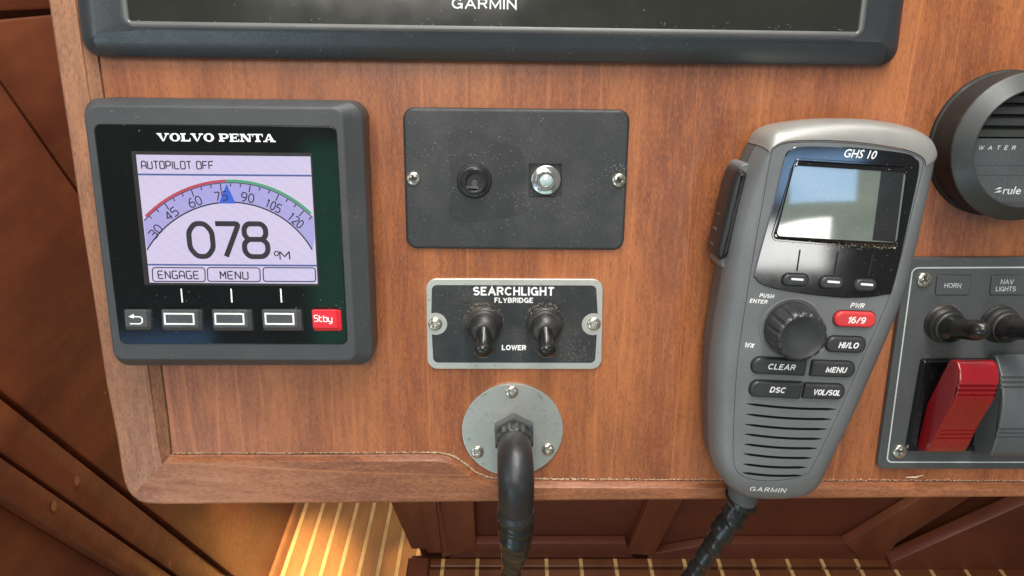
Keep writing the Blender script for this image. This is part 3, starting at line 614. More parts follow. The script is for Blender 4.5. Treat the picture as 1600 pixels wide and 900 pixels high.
# VOLVO PENTA in wide slab letters
def slab_word(mb, word, p0, p1, h, w):
    a = Vector(L(*p0, w)); b_ = Vector(L(*p1, w)); ex = b_ - a; Ln = ex.length; ex.normalize(); ey = Vector((-ex.y, ex.x)); hh = (Vector(L(p0[0], p0[1] - h, w)) - a).length
    WD = {'V': 1.30, 'O': 1.20, 'L': 1.08, 'P': 1.12, 'E': 1.12, 'N': 1.32, 'T': 1.16, 'A': 1.32, ' ': .42}
    tot = sum(WD[c_] for c_ in word) + .02 * (len(word) - 1); x = 0; kx = Ln / tot; ky = hh; z = [0]
    def poly(pts):
        z[0] += 1; pp = [a + ex * ((x + q[0]) * kx) + ey * (q[1] * ky) for q in pts]; mb.sheet([tuple(q) for q in ccw([tuple(q) for q in pp])], w + .05 + .006 * (z[0] % 9))
    T, t, s = .30, .15, .17
    for c_ in word:
        W_ = WD[c_]
        if c_ == 'V': poly([(0.05, 1), (.05 + T + .08, 1), (.70, 0), (.56, 0)]); poly([(W_ - .24, 1), (W_ - .08, 1), (.70, 0), (.58, 0)]); poly([(0, 1), (.52, 1), (.52, 1 - s), (0, 1 - s)]); poly([(W_ - .44, 1), (W_ + .02, 1), (W_ + .02, 1 - s), (W_ - .44, 1 - s)])
        if c_ == 'O':
            for k in range(28):
                a0, a1 = 2 * math.pi * k / 28, 2 * math.pi * (k + 1) / 28; c0 = W_ / 2
                z[0] = 0; poly([(c0 + W_ * .47 * math.cos(a0), .5 + .52 * math.sin(a0)), (c0 + W_ * .47 * math.cos(a1), .5 + .52 * math.sin(a1)), (c0 + (W_ * .47 - T) * math.cos(a1), .5 + .38 * math.sin(a1)), (c0 + (W_ * .47 - T) * math.cos(a0), .5 + .38 * math.sin(a0))])
        if c_ == 'L': poly([(.12, 0), (.12 + T, 0), (.12 + T, 1), (.12, 1)]); poly([(0, 1), (.56, 1), (.56, 1 - s), (0, 1 - s)]); poly([(0, 0), (1.02, 0), (1.02, s), (0, s)]); poly([(.88, 0), (1.02, 0), (1.04, .42), (.96, .42)])
        if c_ == 'P': poly([(.12, 0), (.12 + T, 0), (.12 + T, 1), (.12, 1)]); poly([(0, 0), (.58, 0), (.58, s), (0, s)]); poly([(0, 1), (.8, 1), (.8, .86), (0, .86)]); poly([(.3, .36), (.8, .36), (.8, .5), (.3, .5)]); poly([(.76, .36), (.98, .45), (1.08, .60), (1.08, .78), (.98, .93), (.76, 1), (.76, .86), (.80, .75), (.80, .6), (.76, .5)])
        if c_ == 'E': poly([(.12, 0), (.12 + T, 0), (.12 + T, 1), (.12, 1)]); poly([(0, 1), (1.0, 1), (1.0, .86), (0, .86)]); poly([(0, 0), (1.05, 0), (1.05, .14), (0, .14)]); poly([(.3, .43), (.76, .43), (.76, .57), (.3, .57)]); poly([(.9, 1), (1.0, 1), (1.0, .68), (.93, .68)]); poly([(.92, 0), (1.05, 0), (1.06, .34), (.97, .34)]); poly([(.7, .3), (.78, .3), (.78, .7), (.7, .7)])
        if c_ == 'N': poly([(.14, 0), (.14 + t, 0), (.14 + t, 1), (.14, 1)]); poly([(.1, 1), (.5, 1), (1.14, 0), (.82, 0)]); poly([(.99, 0.0), (1.14, 0), (1.14, 1), (.99, 1)]); poly([(0, 0), (.44, 0), (.44, s), (0, s)]); poly([(.84, 1), (1.3, 1), (1.3, 1 - s), (.84, 1 - s)]); poly([(0, 1), (.3, 1), (.3, 1 - s), (0, 1 - s)])
        if c_ == 'T': poly([(.43, 0), (.43 + T, 0), (.43 + T, 1), (.43, 1)]); poly([(0.02, 1), (1.14, 1), (1.14, .85), (.02, .85)]); poly([(.28, 0), (.88, 0), (.88, s), (.28, s)]); poly([(.02, 1), (.12, 1), (.10, .62), (.02, .62)]); poly([(1.04, 1), (1.14, 1), (1.14, .62), (1.06, .62)])
        if c_ == 'A': poly([(.10, 0), (.26, 0), (.68, 1), (.54, 1)]); poly([(.84, 0), (1.22, 0), (.76, 1), (.52, 1)]); poly([(.3, .24), (.95, .24), (.95, .36), (.3, .36)]); poly([(-.02, 0), (.42, 0), (.42, .15), (-.02, .15)]); poly([(.72, 0), (1.32, 0), (1.32, .15), (.72, .15)])
        x += W_ + .02
mb = MB(); slab_word(mb, 'VOLVO PENTA', (246, 220.5), (431, 222), 12.5, gw); part('brand_lettering', mb, 'white', front_glass)
# keys
mb = MB()
for x0, x1 in ((283, 285), (361, 362.5), (438.5, 440)): strokes_px(mb, [(x0, 451), (x1, 472.5)], 2.2, gw, .05)
part('marker_lines', mb, 'white', front_glass)
def key(parent, x0, x1, y0, y1, mat, sk=2.0, label=None):
    lv = gw + 2.2; base = [L(x0 + 4, y0 + 3, gw), L(x1, y0 + 3, gw), L(x1 + sk, y1 + 1.5, gw), L(x0 + sk + 4, y1 + 1.5, gw)]
    m_ = MB(); m_.sheet(ccw(offset(ccw(base), -.45)), gw + .04); part('key_gap', m_, 'black_gap', parent)
    m_ = MB(); top = [L(x0 + 2.5, y0 + 4, lv), L(x1 - 8, y0 + 4, lv), L(x1 + sk - 8, y1 - 2.5, lv), L(x0 + sk + 2.5, y1 - 2.5, lv)]
    m_.loft([rp(base, .9, 0, gw, 3), rp(base, .9, .05, gw + .8, 3), rp(top, .6, -.25, lv - .35, 3), rp(top, .5, -.06, lv - .05, 3), rp(top, .45, .12, lv, 3)], False, True)
    o_ = part('key', m_, mat, parent, label, sharp=30); return o_, lv
k0, lv = key(ap, 192, 236, 481, 513, 'key_grey', label='grey back key with return arrow')
mb = MB(); strokes_px(mb, [(203, 505.7), (219, 506), (222.5, 503), (222, 497.5), (219, 495), (207, 494.5)], 1.9, lv, .05)
mb.sheet(ccw(LL([(200.5, 494.6), (209, 490.3), (209.5, 497.8)], lv)), lv + .06); part('arrow_mark', mb, 'white', k0)
for x0, x1, r0, r1 in ((250, 316, 257, 302), (329, 393.5, 336, 380), (407, 471, 414.5, 458)):
    kk, lv = key(ap, x0, x1, 481, 514, 'key_grey', label=None); mb = MB()
    strokes_px(mb, [(r0, 490), (r1, 490.5), (r1 + 1, 506.3), (r0 + 1, 506)], 2.6, lv, .05, True); part('outline_mark', mb, 'white', kk)
kr, lv = key(ap, 485, 533, 481, 514.5, 'red', label='red standby key')
mb = MB(); stroke_text(mb, 'Stby', (490.5, 502.8), (519.5, 503.3), 11.0, lv, 1.5, gap=.22, lift=.05); part('key_lettering', mb, 'white', kr)
lint(ap, [(250, 475, 50), (450, 475, 45), (200, 180, 20), (330, 478, 60), (525, 480, 12), (510, 330, 22)], gw, 40, 9, size=.7)
lint(ap, [(300, 180, 110), (330, 552, 100)], Fw, 14, 10, size=.8)

# ================================================================== BLACK COVER PLATE
pl = thing('cover_plate', 'plain dusty black rectangular plate with a socket and a chrome jack', 'wall plate', *L(807, 280))
PW = 2.0
po = [L(629, 167.5, PW), L(985, 171.5, PW), L(974.5, 391.5, PW), L(635, 388.5, PW)]
mb = MB(); rr = 4.8
mb.loft([rp(po, rr, 0.1, 0), rp(po, rr, 0, .5), rp(po, rr, 0, 1.1), rp(po, rr, .35, 1.65), rp(po, rr, .9, 1.95), rp(po, rr, 1.4, PW)], False, False)
sq = LL([(826.5, 255.5), (878, 256), (877, 308.5), (826.5, 308)], PW)
holed([(x, y) for x, y, z in rp(po, rr, 1.4, PW)], [sq], PW, 1.9, mb)
part('plate', mb, 'plate', pl)
mb = MB(); pq = ccw(smooth_closed(LL([(701, 212), (738, 203), (772, 219), (812, 232), (822, 262), (818, 300), (822, 332), (768, 344), (722, 347), (702, 335), (706, 290), (702, 250)], PW), 4)); hole_ = [tuple(q) for q in circ(*L(741, 282.5, PW), 6.8, 24)]
holed(pq, [hole_], PW + .02, .001, mb, MB()); part('wiped_patch', mb, plastic('wiped_patch', (0.019, 0.0205, 0.0215), .5, .15, 2200, .3, blot=.03), pl, 'slightly darker wiped patch round the socket')
screw(pl, 646, 279, PW, .15, .98); screw(pl, 967, 281.5, PW, .45, .98)
u, v_ = L(741, 282.5, PW)
mb = MB(); mb.lathe([(7.4, PW), (7.4, PW + .6), (7.1, PW + 1.0), (6.4, PW + 1.1), (6.2, PW + 1.0), (5.6, PW + 1.2), (5.5, PW + 2.6), (5.2, PW + 2.9), (4.0, PW + 2.9), (3.6, PW + 2.6), (3.5, PW - 1.5), (0.2, PW - 1.6)], u, v_, 40)
sk = part('socket', mb, plastic('socket_plastic', (.016, .016, .017), .28, dust=.6), pl)
mb = MB(); mb.slab([(u - 3.3, v_ - 2.7), (u + 2.2, v_ - 3.0), (u + 2.2, v_ - 2.1), (u - 3.3, v_ - 1.9)], PW + 1, PW + 4.0, .2, .15, 3); mb.slab([(u - 1.2, v_ - 3.0), (u + 1.6, v_ - 3.0), (u + 1.6, v_ + .4), (u - 1.2, v_ + .4)], PW - 1, PW + 1.3, .8, .3, 3); part('latch', mb, 'key_grey', sk)
u, v_ = L(853, 281, PW)
mb = MB(); mb.lathe([(6.3, PW - 3.3), (6.3, PW + .6), (6.2, PW + .9), (5.9, PW + 1.1), (4.4, PW + 1.5), (4.2, PW + 1.4), (4.1, PW + 2.6), (3.8, PW + 2.9), (3.3, PW + 2.9), (3.1, PW + 2.5), (3.0, PW + 1.0), (.2, PW + 1.0)], u, v_, 40)
jk = part('chrome_jack', mb, 'chrome', pl)
mb = MB(); mb.lathe([(3.0, PW + 1.4), (2.8, PW + 2.3), (2.0, PW + 2.9), (1.0, PW + 3.2), (.2, PW + 3.3)], u, v_, 20); part('jack_centre', mb, 'jewel', jk)
lint(pl, [(741, 310, 26), (770, 240, 28), (800, 325, 22), (960, 262, 10), (720, 250, 30), (830, 300, 40)], PW, 130, 5)

# ================================================================== TOGGLE
def hexp(cx, cy, r, a0=0.0): return [(cx + r * math.cos(a0 + k * math.pi / 3), cy + r * math.sin(a0 + k * math.pi / 3)) for k in range(6)]
def toggle(parent, px, py, w, lever, a0, dirt=True, mats=('rubber', 'rubber', 'rubber_gloss'), hex_r=8.6, ln=15.6):
    """hex nut, rubber boot collar and lever; lever = (du, dv) lean per mm of height"""
    u, v_ = L(px, py, w); m_ = MB(); m_.slab(hexp(u, v_, hex_r, a0), w, w + 2.6, .8, .5, 3)
    t = part('toggle_switch', m_, mats[0], parent)
    m_ = MB(); prof = [(7.6, w + 2.5), (7.6, w + 3.4), (7.2, w + 3.9), (6.8, w + 4.0), (6.9, w + 4.7), (6.5, w + 5.1), (6.2, w + 5.2), (6.25, w + 6.2), (6.0, w + 7.4), (5.4, w + 8.7), (4.6, w + 9.5), (3.4, w + 9.9)]
    rings = []
    for r, ww in prof: sx = lever[0] * max(0, ww - w - 4) * .5; sy = lever[1] * max(0, ww - w - 4) * .5; rings.append([(x, y, ww) for x, y in circ(u + sx, v_ + sy, r * hex_r / 8.4, 28)])
    m_.loft(rings, False, True); part('boot', m_, mats[1], t)
    m_ = MB(); path = []; rad = []
    for k in range(15):
        s = k / 14; path.append((u + lever[0] * (2 + s * ln * .75), v_ + lever[1] * (2 + s * ln * .75), w + 7 + s * ln * .62))
        rad.append(4.1 - .75 * math.sin(s * 3.6) + .2 * max(0, s - .35) if s < .72 else 4.3 * math.sqrt(max(0.02, 1 - ((s - .72) / .283) ** 2)))
    m_.tube(path, rad, 20); part('lever', m_, mats[2], t); return t

# ================================================================== SEARCHLIGHT PLATE
sl = thing('searchlight_panel', 'small silver edged plate lettered SEARCHLIGHT with two rubber toggle switches', 'switch plate', *L(803, 506))
SW_ = 1.2
so = [L(665.5, 435.5, SW_), L(942.5, 436.5, SW_), L(940, 577, SW_), L(668, 576.5, SW_)]
mb = MB(); mb.slab(so, 0, SW_, 4.6, .3); part('metal_plate', mb, 'steel', sl)
def label_outline():
    a = LL([(674.5, 445.3), (932, 446), (930, 567), (677, 566.5)], SW_); a = ccw(a)
    base = fillet(a, 2.3, 6); cl = L(680.5, 506, SW_); cr = L(927, 506.5, SW_); r = 5.2; out = []
    xl = min(q[0] for q in base); xr = max(q[0] for q in base)
    left = [q for q in base if q[0] < (xl + xr) / 2]; 
    # walk ccw, insert concave arcs on the right then the left side
    top_r = [q for q in base if q[0] > 0 * xr and q[0] > (xl + xr) / 2 and q[1] > cr[1]]; bot_r = [q for q in base if q[0] > (xl + xr) / 2 and q[1] < cr[1]]
    top_l = [q for q in base if q[0] < (xl + xr) / 2 and q[1] > cl[1]]; bot_l = [q for q in base if q[0] < (xl + xr) / 2 and q[1] < cl[1]]
    bot_r.sort(key=lambda q: math.atan2(q[1] - cr[1], q[0] - 0)); 
    def order(qs): return [q for q in base if q in qs]
    st = base.index(bot_r[0])
    def run(qs):
        idx = sorted(base.index(q) for q in qs); 
        return [base[i] for i in idx]
    arcr = [(cr[0] + r * math.cos(t), cr[1] + r * math.sin(t)) for t in [R(-70) - R(220) * k / 14 for k in range(15)]]
    arcl = [(cl[0] + r * math.cos(t), cl[1] + r * math.sin(t)) for t in [R(110) - R(220) * k / 14 for k in range(15)]]
    return run(bot_r), arcr, run(top_r), run(top_l), arcl, run(bot_l)
brr, arr, trr, tll, arl, bll = label_outline()
loop = bll + brr + arr + trr + tll + arl
mb = MB(); holed(loop, [], SW_ + .06, 1, mb); 
lab = part('label_field', mb, 'label', sl)
lw_ = SW_ + .06
mb = MB(); sans(mb, 'SEARCHLIGHT', (739, 461.5), (866, 462), 13.6, lw_, 0.2); sans(mb, 'FLYBRIDGE', (772.5, 473), (833, 473.3), 8.2, lw_, 0.21); sans(mb, 'LOWER', (784, 547), (822, 547.3), 8.2, lw_, 0.22)
part('lettering', mb, 'white', lab)
screw(sl, 680, 506, SW_, .75, 1.0); screw(sl, 928, 506, SW_, .4, 1.0)
toggle(sl, 756, 504, SW_, (0.0, -.72), R(8)); toggle(sl, 850.5, 504, SW_, (0.04, -.72), R(3))
lint(sl, [(756, 482, 14), (850, 482, 14), (900, 545, 12), (830, 505, 20)], lw_, 60, 8, 'grain_dust', .8)
mb = MB()
for q0 in ((756, 504), (850.5, 504)):
    for k in range(150):
        u, v_ = L(*q0, SW_); a = random.gauss(1.7, .75); rr_ = random.choice((random.uniform(7.2, 8.1), random.uniform(8.4, 9.4))); ww = SW_ + 2.62 if rr_ < 8.2 else SW_ + .1; sz = random.uniform(.06, .20)
        x, y = u + rr_ * math.cos(a), v_ + rr_ * math.sin(a); mb.add([(x - sz, y, ww), (x + sz, y + sz * .4, ww), (x, y + sz, ww), (x, y + .02, ww + sz)], [(0, 1, 3), (1, 2, 3), (2, 0, 3)])
for k in range(170):
    cx, cy = random.choice(((755, 481), (851, 481), (735, 500), (828, 500), (899, 545), (900, 560))); u, v_ = L(cx + random.gauss(0, 9), cy + random.gauss(0, 4), lw_); crumb_s = random.uniform(.05, .16)
    mb.add([(u - crumb_s, v_, lw_ + .02), (u + crumb_s, v_ + crumb_s * .4, lw_ + .02), (u, v_ + crumb_s, lw_ + .02), (u, v_ + .02, lw_ + crumb_s)], [(0, 1, 3), (1, 2, 3), (2, 0, 3)])
part('crumbs', mb, 'grain_dust', sl)['kind'] = 'stuff'

# ================================================================== CABLE GLAND DISC
gd = thing('cable_gland', 'round dull steel plate with three screws and thick black right angle cable', 'cable gland', *L(801, 672))
GW = 1.6; cu_, cv_ = L(801, 673, GW); GR = (L(880, 673, GW)[0] - L(722, 673, GW)[0]) / 2
mb = MB(); mb.lathe([(GR, 0), (GR, GW - .3), (GR - .12, GW - .08), (GR - .4, GW), (.1, GW)], cu_, cv_, 72); part('disc', mb, 'steel_disc', gd)
screw(gd, 799.5, 612, GW, .5, .98); screw(gd, 746, 706, GW, .1, .98); screw(gd, 856, 702, GW, .2, .98)
gu, gv = L(803, 676, GW)
mb = MB(); mb.slab(hexp(gu, gv, 10.2, R(-28)), GW, GW + 5.0, .5, .6, 3); part('hex_nut', mb, 'key_grey', gd)
mb = MB(); rings = []
for r, ww in ((8.2, 4.8), (8.2, 6.0), (8.0, 6.4), (8.0, 12.5), (7.6, 13.2), (7.2, 13.3)):
    rings.append([(gu + (r + (.42 if (k % 6) < 3 and 6 < ww < 13 else 0)) * math.cos(2 * math.pi * k / 84), gv + (r + (.42 if (k % 6) < 3 and 6 < ww < 13 else 0)) * math.sin(2 * math.pi * k / 84), ww + GW) for k in range(84)])
mb.loft(rings, False, True); part('ribbed_collar', mb, 'cable', gd)
DN = P3.transposed() @ Vector((0, 0, -1))       # gravity in the console frame
def tubepath(pts, k=8): return [tuple(q) for q in catmull(pts, k)]
e1 = L(805, 735, 38); e2 = L(806, 800, 34); e3 = L(806, 835, 32)
path = tubepath([(gu, gv, GW + 10), (gu, gv - .6, GW + 18), (gu + .1, gv - 2.6, GW + 24), (gu + .3, gv - 7.5, GW + 28), (gu + .5, gv - 13.5, GW + 28), (gu + .5, gv - 22, GW + 26), (gu + .5, gv - 31, GW + 24.5)], 8)
n_ = len(path); rad = [7.6 + .35 * math.sin(math.pi * i / n_) - .12 * (i > n_ - 9 and i % 3 == 0) for i in range(n_)]
mb = MB(); mb.tube(path, rad, 32); part('elbow', mb, 'cable', gd); mb = MB(); mb.tube([path[-7], path[-5], path[-4], path[-3]], [8.0, 8.5, 8.5, 8.1], 32); part('elbow_collar', mb, 'cable', gd)
def wrap(amp, pitch, ph=0.0):
    def f(ln, a):
        s = (ln / pitch + a / (2 * math.pi) + ph) % 1.0
        s2 = (ln / (pitch * 1.7) - a / (2 * math.pi) + ph) % 1.0
        return 1 + amp * (s if s < .9 else .9 * (1 - s) / .1) - amp * .5 + .03 * math.sin(a * 2 + ln * .35) + .022 * math.sin(ln * 1.3 + 3 * a) * (s2)
    return f
st = Vector((gu + .5, gv - 29.5, GW + 24.8)); pts = [st, st + Vector((.2, -10, -1.5)), st + Vector((-.3, -22, -4.5)), st + Vector((-1.8, -36, -9)), st + Vector((-3, -55, -16)), st + Vector((-3, -90, -30)), st + Vector((0, -170, -60)), st + Vector((5, -330, -110))]
path = [tuple(q) for q in catmull(pts, 22)]; n_ = len(path)
rad = [7.75 if i < 22 else max(4.7, 7.75 - (i - 22) * .085) for i in range(n_)]
mb = MB(); mb.tube(path, rad, 28, wrap(.10, 7.5)); part('taped_cable', mb, 'tape', gd, 'cable wrapped in wrinkled glossy black tape', sharp=60)

# ================================================================== HANDSET
hs = thing('radio_handset', 'grey marine radio handset with silver top, knob, speaker slots and taped cable', 'handset', *L(1270, 480))
O = [(1182, 226), (1192, 208), (1210, 198), (1245, 191), (1290, 187), (1340, 187), (1385, 192), (1420, 201), (1442, 214), (1451, 232), (1449, 247), (1438, 301), (1416, 404), (1400, 463), (1360, 560), (1310, 672), (1275, 745), (1262, 760), (1243, 769), (1200, 772), (1165, 769), (1142, 759), (1124, 742), (1111, 715), (1107, 680), (1106, 615), (1110, 540), (1120, 475), (1128, 425), (1137, 370), (1152, 305), (1168, 256)]
F = [(1204, 238), (1212, 228), (1228, 222), (1255, 220), (1295, 220), (1340, 223), (1380, 228), (1412, 234), (1434, 242), (1444, 252), (1443, 265), (1432, 310), (1408, 408), (1391, 465), (1350, 560), (1302, 667), (1270, 731), (1259, 742), (1240, 749), (1200, 753), (1173, 750), (1157, 744), (1148, 733), (1144, 714), (1144, 680), (1146, 630), (1151, 560), (1163, 475), (1171, 425), (1180, 370), (1190, 315), (1198, 268)]
HO, HF = 20.0, 32.0
o2 = smooth_closed(LL(O, HO), 4); f2 = smooth_closed(LL(F, HF), 4); NR = len(o2)
def hs_layer(s, w, extra=0.0, ins=0.0):
    base = [(ox + (fx - ox) * s, oy + (fy - oy) * s) for (ox, oy), (fx, fy) in zip(o2, f2)]
    if carea(base) < 0: ins = -ins; extra = -extra
    if ins or extra: base = offset(base, ins - extra)
    return [(x, y, w) for x, y in base]
LAY = [(0, 4.0, 2.6), (0, 6, 1.0), (0, 9, .5), (0, 18.6, 0), (0, 19.6, 0), (0, 19.8, .3), (0, 20.1, .3), (0, 20.3, 0)]
CUR = [(.0, HO + 1.5), (.02, HO + 3.5), (.08, HO + 6), (.20, HO + 8.2), (.38, HO + 9.9), (.60, HO + 11.1), (.82, HO + 11.75), (1.0, HF)]
back = [hs_layer(s, w, 0, i) for s, w, i in LAY]; curv = [hs_layer(s, w) for s, w in CUR]
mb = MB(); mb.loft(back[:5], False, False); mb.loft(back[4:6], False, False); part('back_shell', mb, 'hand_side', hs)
CAPN = 4 * 9 + 3                                # cap runs from the first point to the tenth along the top
def seg(rings, i0, i1): return [[r[i % NR] for i in range(i0, i1 + 1)] for r in rings]
mb = MB(); mb.loft(seg(back[5:] + curv, CAPN, NR), False, False, closed=False)
slots = []
for (xa, ya), (xb, yb) in (((222, 490), (583, 512)), ((220, 532), (563, 552)), ((217, 573), (545, 592)), ((215, 612), (525, 631)), ((213, 652), (506, 669)), ((210, 691), (485, 708)), ((208, 732), (463, 745)), ((207, 767), (443, 778))):
    a = (1080 + xa / 2.572, 440 + ya / 2.572); b_ = (1080 + xb / 2.572, 440 + yb / 2.572)
    top, bot = [], []
    for k in range(11):
        t = k / 10; x = a[0] + (b_[0] - a[0]) * t; y = a[1] + (b_[1] - a[1]) * t + 2.6 * math.sin(math.pi * t) + (0.3); hwd = 1.9 * min(1, (0.25 + 8 * min(t, 1 - t)))
        top.append((x, y - hwd)); bot.append((x, y + hwd))
    slots.append(LL(top + bot[::-1], HF))
slot_in = MB()
holed([(q[0], q[1]) for q in curv[-1]], slots, HF, 2.2, mb, slot_in)
body = part('front_shell', mb, 'hand', hs, sharp=40)
part('speaker_slots', slot_in, 'black_gap', body)
# silver cap: same sweep, a hair proud
mb = MB(); capr = [hs_layer(0, 5, .35, 1.6)] + [hs_layer(s, w, .35, i) for s, w, i in LAY[2:3]] + [hs_layer(0, HO, .35)] + [[(x, y, z + .3) for x, y, z in hs_layer(s, w, .3)] for s, w in CUR] + [hs_layer(1.0, HF, .25)]
mb.loft(seg(capr, 0, CAPN), False, False, closed=False); part('top_cap', mb, 'silver', hs, 'smooth silver grey top cap', sharp=50)
# groove line round the lower face
mb = MB(); f3 = offset(ccw(f2), .1); mb.ribbon([q for q in offset(ccw(f2), .5)], .22, HF + .02, True); part('face_seam', mb, 'black_gap', body)
# push to talk bar
pt = [(1155, 266), (1163, 266), (1170, 273), (1169, 284), (1163, 315), (1153, 355), (1144, 390), (1138, 402), (1129, 408), (1122, 404), (1121, 394), (1130, 355), (1139, 315), (1148, 280)]
p3 = ccw(smooth_closed(LL(pt, HO + 4), 4)); pin = ccw(offset(p3, 3.0))
mb = MB(); lip = ccw(smooth_closed(LL([(1156, 262), (1164, 255), (1174, 257), (1180, 268), (1177, 300), (1168, 345), (1157, 390), (1149, 410), (1139, 420), (1129, 420), (1124, 410), (1132, 390), (1143, 345), (1153, 290)], HO + 1.6), 4)); mb.loft([[(x, y, 7) for x, y in lip], [(x, y, HO - 2) for x, y in lip], [(x, y, HO + 1.2) for x, y in offset(lip, .2)], [(x, y, HO + 1.9) for x, y in offset(lip, .8)], [(x, y, HO + 1.6) for x, y in offset(lip, 1.6)]], False, True); part('button_surround', mb, 'hand', hs)
mb = MB(); mb.loft([[(x, y, w) for x, y in offset(p3, d)] for d, w in ((.2, 8), (0, 9), (0, HO - 3), (0, HO + 1), (.35, HO + 2.4), (.9, HO + 3.4), (1.7, HO + 4.1), (2.5, HO + 4.4))], False, True)
ptt = part('talk_button', mb, 'rubber_side', hs, 'long black push to talk bar on the left side', sharp=50)
rib = MB(); rib.tube([(0, 0, -2.6), (0, 0, -2.2), (0, 0, 2.2), (0, 0, 2.6)], [.5, 1.05, 1.05, .5], 10); ribm = mesh_of(rib, 'rib'); ribm.materials.append(M['key_grey'])
for x, y in ((1141, 285.5), (1134, 310), (1128, 334), (1122, 357), (1117, 380)): u, v_ = L(x, y, 13); place('rib', ribm, None, ptt, u - .9, v_, 14)
# lower left grip outline
gp = catmull([Vector((x, y, 0)) for x, y in ((1130, 462), (1147, 468), (1157, 482), (1160, 500), (1155, 560), (1150, 620))], 6)
# glossy bezel and window
bz = [(1235, 234), (1256, 227.5), (1321, 229.5), (1411, 239), (1431, 248), (1437, 263), (1424, 328), (1397, 446), (1383, 461), (1321, 466), (1235, 456), (1194, 446), (1181, 435), (1180, 422), (1211, 308), (1225, 250)]
bzs = ccw(smooth_closed(LL(bz, HF + .6), 4))
win = [L(1243, 247, HF + 1.2), L(1426, 258, HF + 1.2), L(1405, 393, HF + 1.2), L(1203, 376, HF + 1.2)]
glsq = [L(1239, 257, HF), L(1415, 268, HF), L(1400, 380, HF), L(1210, 369, HF)]
mb = MB(); mb.loft([[(x, y, HF - .3) for x, y in bzs], [(x, y, HF + .3) for x, y in bzs], [(x, y, HF + .6) for x, y in offset(bzs, .35)]], False, False)
holed([tuple(q) for q in offset(bzs, .35)], [rpoly(win, 2.8, 7, 0)], HF + .6, .01, mb, MB())
bez = part('glossy_bezel', mb, 'gloss_black', hs)
mb = MB(); mb.loft([rp(win, 2.8, 0, HF + .6), rp(win, 2.8, .25, HF + .95), rp(win, 2.6, .7, HF + .95), rp(win, 2.4, 1.2, HF + .55), rp(glsq, 2.2, -.5, HF + .95), rp(glsq, 2.2, -.15, HF + 1.25), rp(glsq, 2.1, .15, HF + 1.28), rp(glsq, 2.0, .3, HF + 1.0)], False, False)
part('window_frame', mb, 'gloss_black', bez)
# slightly domed display window
g2 = ccw(glsq); cxm = sum(q[0] for q in g2) / 4; cym = sum(q[1] for q in g2) / 4
mb = MB(); NN = 24; vs = []; fs = []
q00, q10, q11, q01 = glsq[3], glsq[2], glsq[1], glsq[0]
for i in range(NN + 1):
    for j in range(NN + 1):
        s, t = i / NN, j / NN
        x = (q00[0] * (1 - s) + q10[0] * s) * (1 - t) + (q01[0] * (1 - s) + q11[0] * s) * t; y = (q00[1] * (1 - s) + q10[1] * s) * (1 - t) + (q01[1] * (1 - s) + q11[1] * s) * t
        vs.append((x, y, HF + .95 + .16 * (1 - (2 * s - 1) ** 2) * (1 - .6 * (2 * t - 1) ** 2)))
for i in range(NN):
    for j in range(NN): a = i * (NN + 1) + j; fs.append((a, a + NN + 1, a + NN + 2, a + 1))
mb.add(vs, fs); part('display_window', mb, 'hlcd', bez, 'blank grey green display window reflecting the sky')
mb = MB(); mb.sheet(ccw(LL([(1377, 266.5), (1412.5, 269.5), (1398.5, 378.5), (1363, 375)], HF + 1.1)), HF + 1.12); part('window_border', mb, plastic('tinted_border', (.02, .021, .02), .08, dust=.3, spec=.7), bez)
mb = MB(); rnd = random.Random(4)
for k in range(260):
    t = rnd.random(); x = 1208 + 190 * t; y = 375.5 + 11 * t + rnd.gauss(1.5, 2.2); u, v_ = L(x, y, HF + 1); sz = rnd.uniform(.05, .17); mb.add([(u - sz, v_, HF + .8), (u + sz, v_ + sz * .4, HF + .8), (u, v_ + sz, HF + .8), (u, v_ + .02, HF + 1.05 + sz)], [(0, 1, 3), (1, 2, 3), (2, 0, 3)])
part('grime', mb, 'grain_dust', bez)['kind'] = 'stuff'
mb = MB(); text(mb, 'GHS 10', (1317, 245.2), (1367, 248.5), 12.5, HF + .6, .010, .22); part('model_lettering', mb, 'white', bez)
mb = MB()
for a, b_ in (((1250, 390), (1245, 424)), ((1309, 394), (1303, 428)), ((1364, 398), (1357, 431))): strokes_px(mb, [a, b_], 2.4, HF + .6, .04)
part('guide_lines', mb, 'black_gap', bez)
def pill(px, py, wd, ht, w, mat, parent, h=1.4, slope=.055, rads=None, name='button', label=None):
    p = [(px - wd / 2, py - ht / 2 - slope * wd / 2), (px + wd / 2, py - ht / 2 + slope * wd / 2), (px + wd / 2 - ht * .18, py + ht / 2 + slope * wd / 2), (px - wd / 2 - ht * .18, py + ht / 2 - slope * wd / 2)]
    rr = rads or [ht / 7.6] * 4; q = LL(p, w); 
    if carea(q) < 0: q = q[::-1]; rr = rr[::-1]
    m_ = MB(); m_.sheet([(x, y) for x, y in fillet(offset(q, -.35), [r + .3 for r in rr], 6)], w + .05); g = part('button_gap', m_, 'black_gap', parent)
    m_ = MB(); m_.loft([[(x, y, ww) for x, y in fillet(offset(q, d), [max(.05, r - d) for r in rr], 6)] for d, ww in ((0, w), (0, w + h * .5), (.2, w + h * .8), (.6, w + h), (1.1, w + h * 1.05))], False, True)
    return part(name, m_, mat, parent, label, sharp=50)
for px, py, wd in ((1243.5, 437, 41), (1300, 441, 38), (1352, 445, 35)):
    k_ = pill(px, py, wd, 18.5, HF + .6, 'key', bez, 1.6, .04, name='soft_key'); mb = MB(); strokes_px(mb, [(px - 10 + 3, py - 1.2), (px + 9 + 3, py + .2)], 3.2, HF + 2.28, .06); part('dash_mark', mb, 'white', k_)
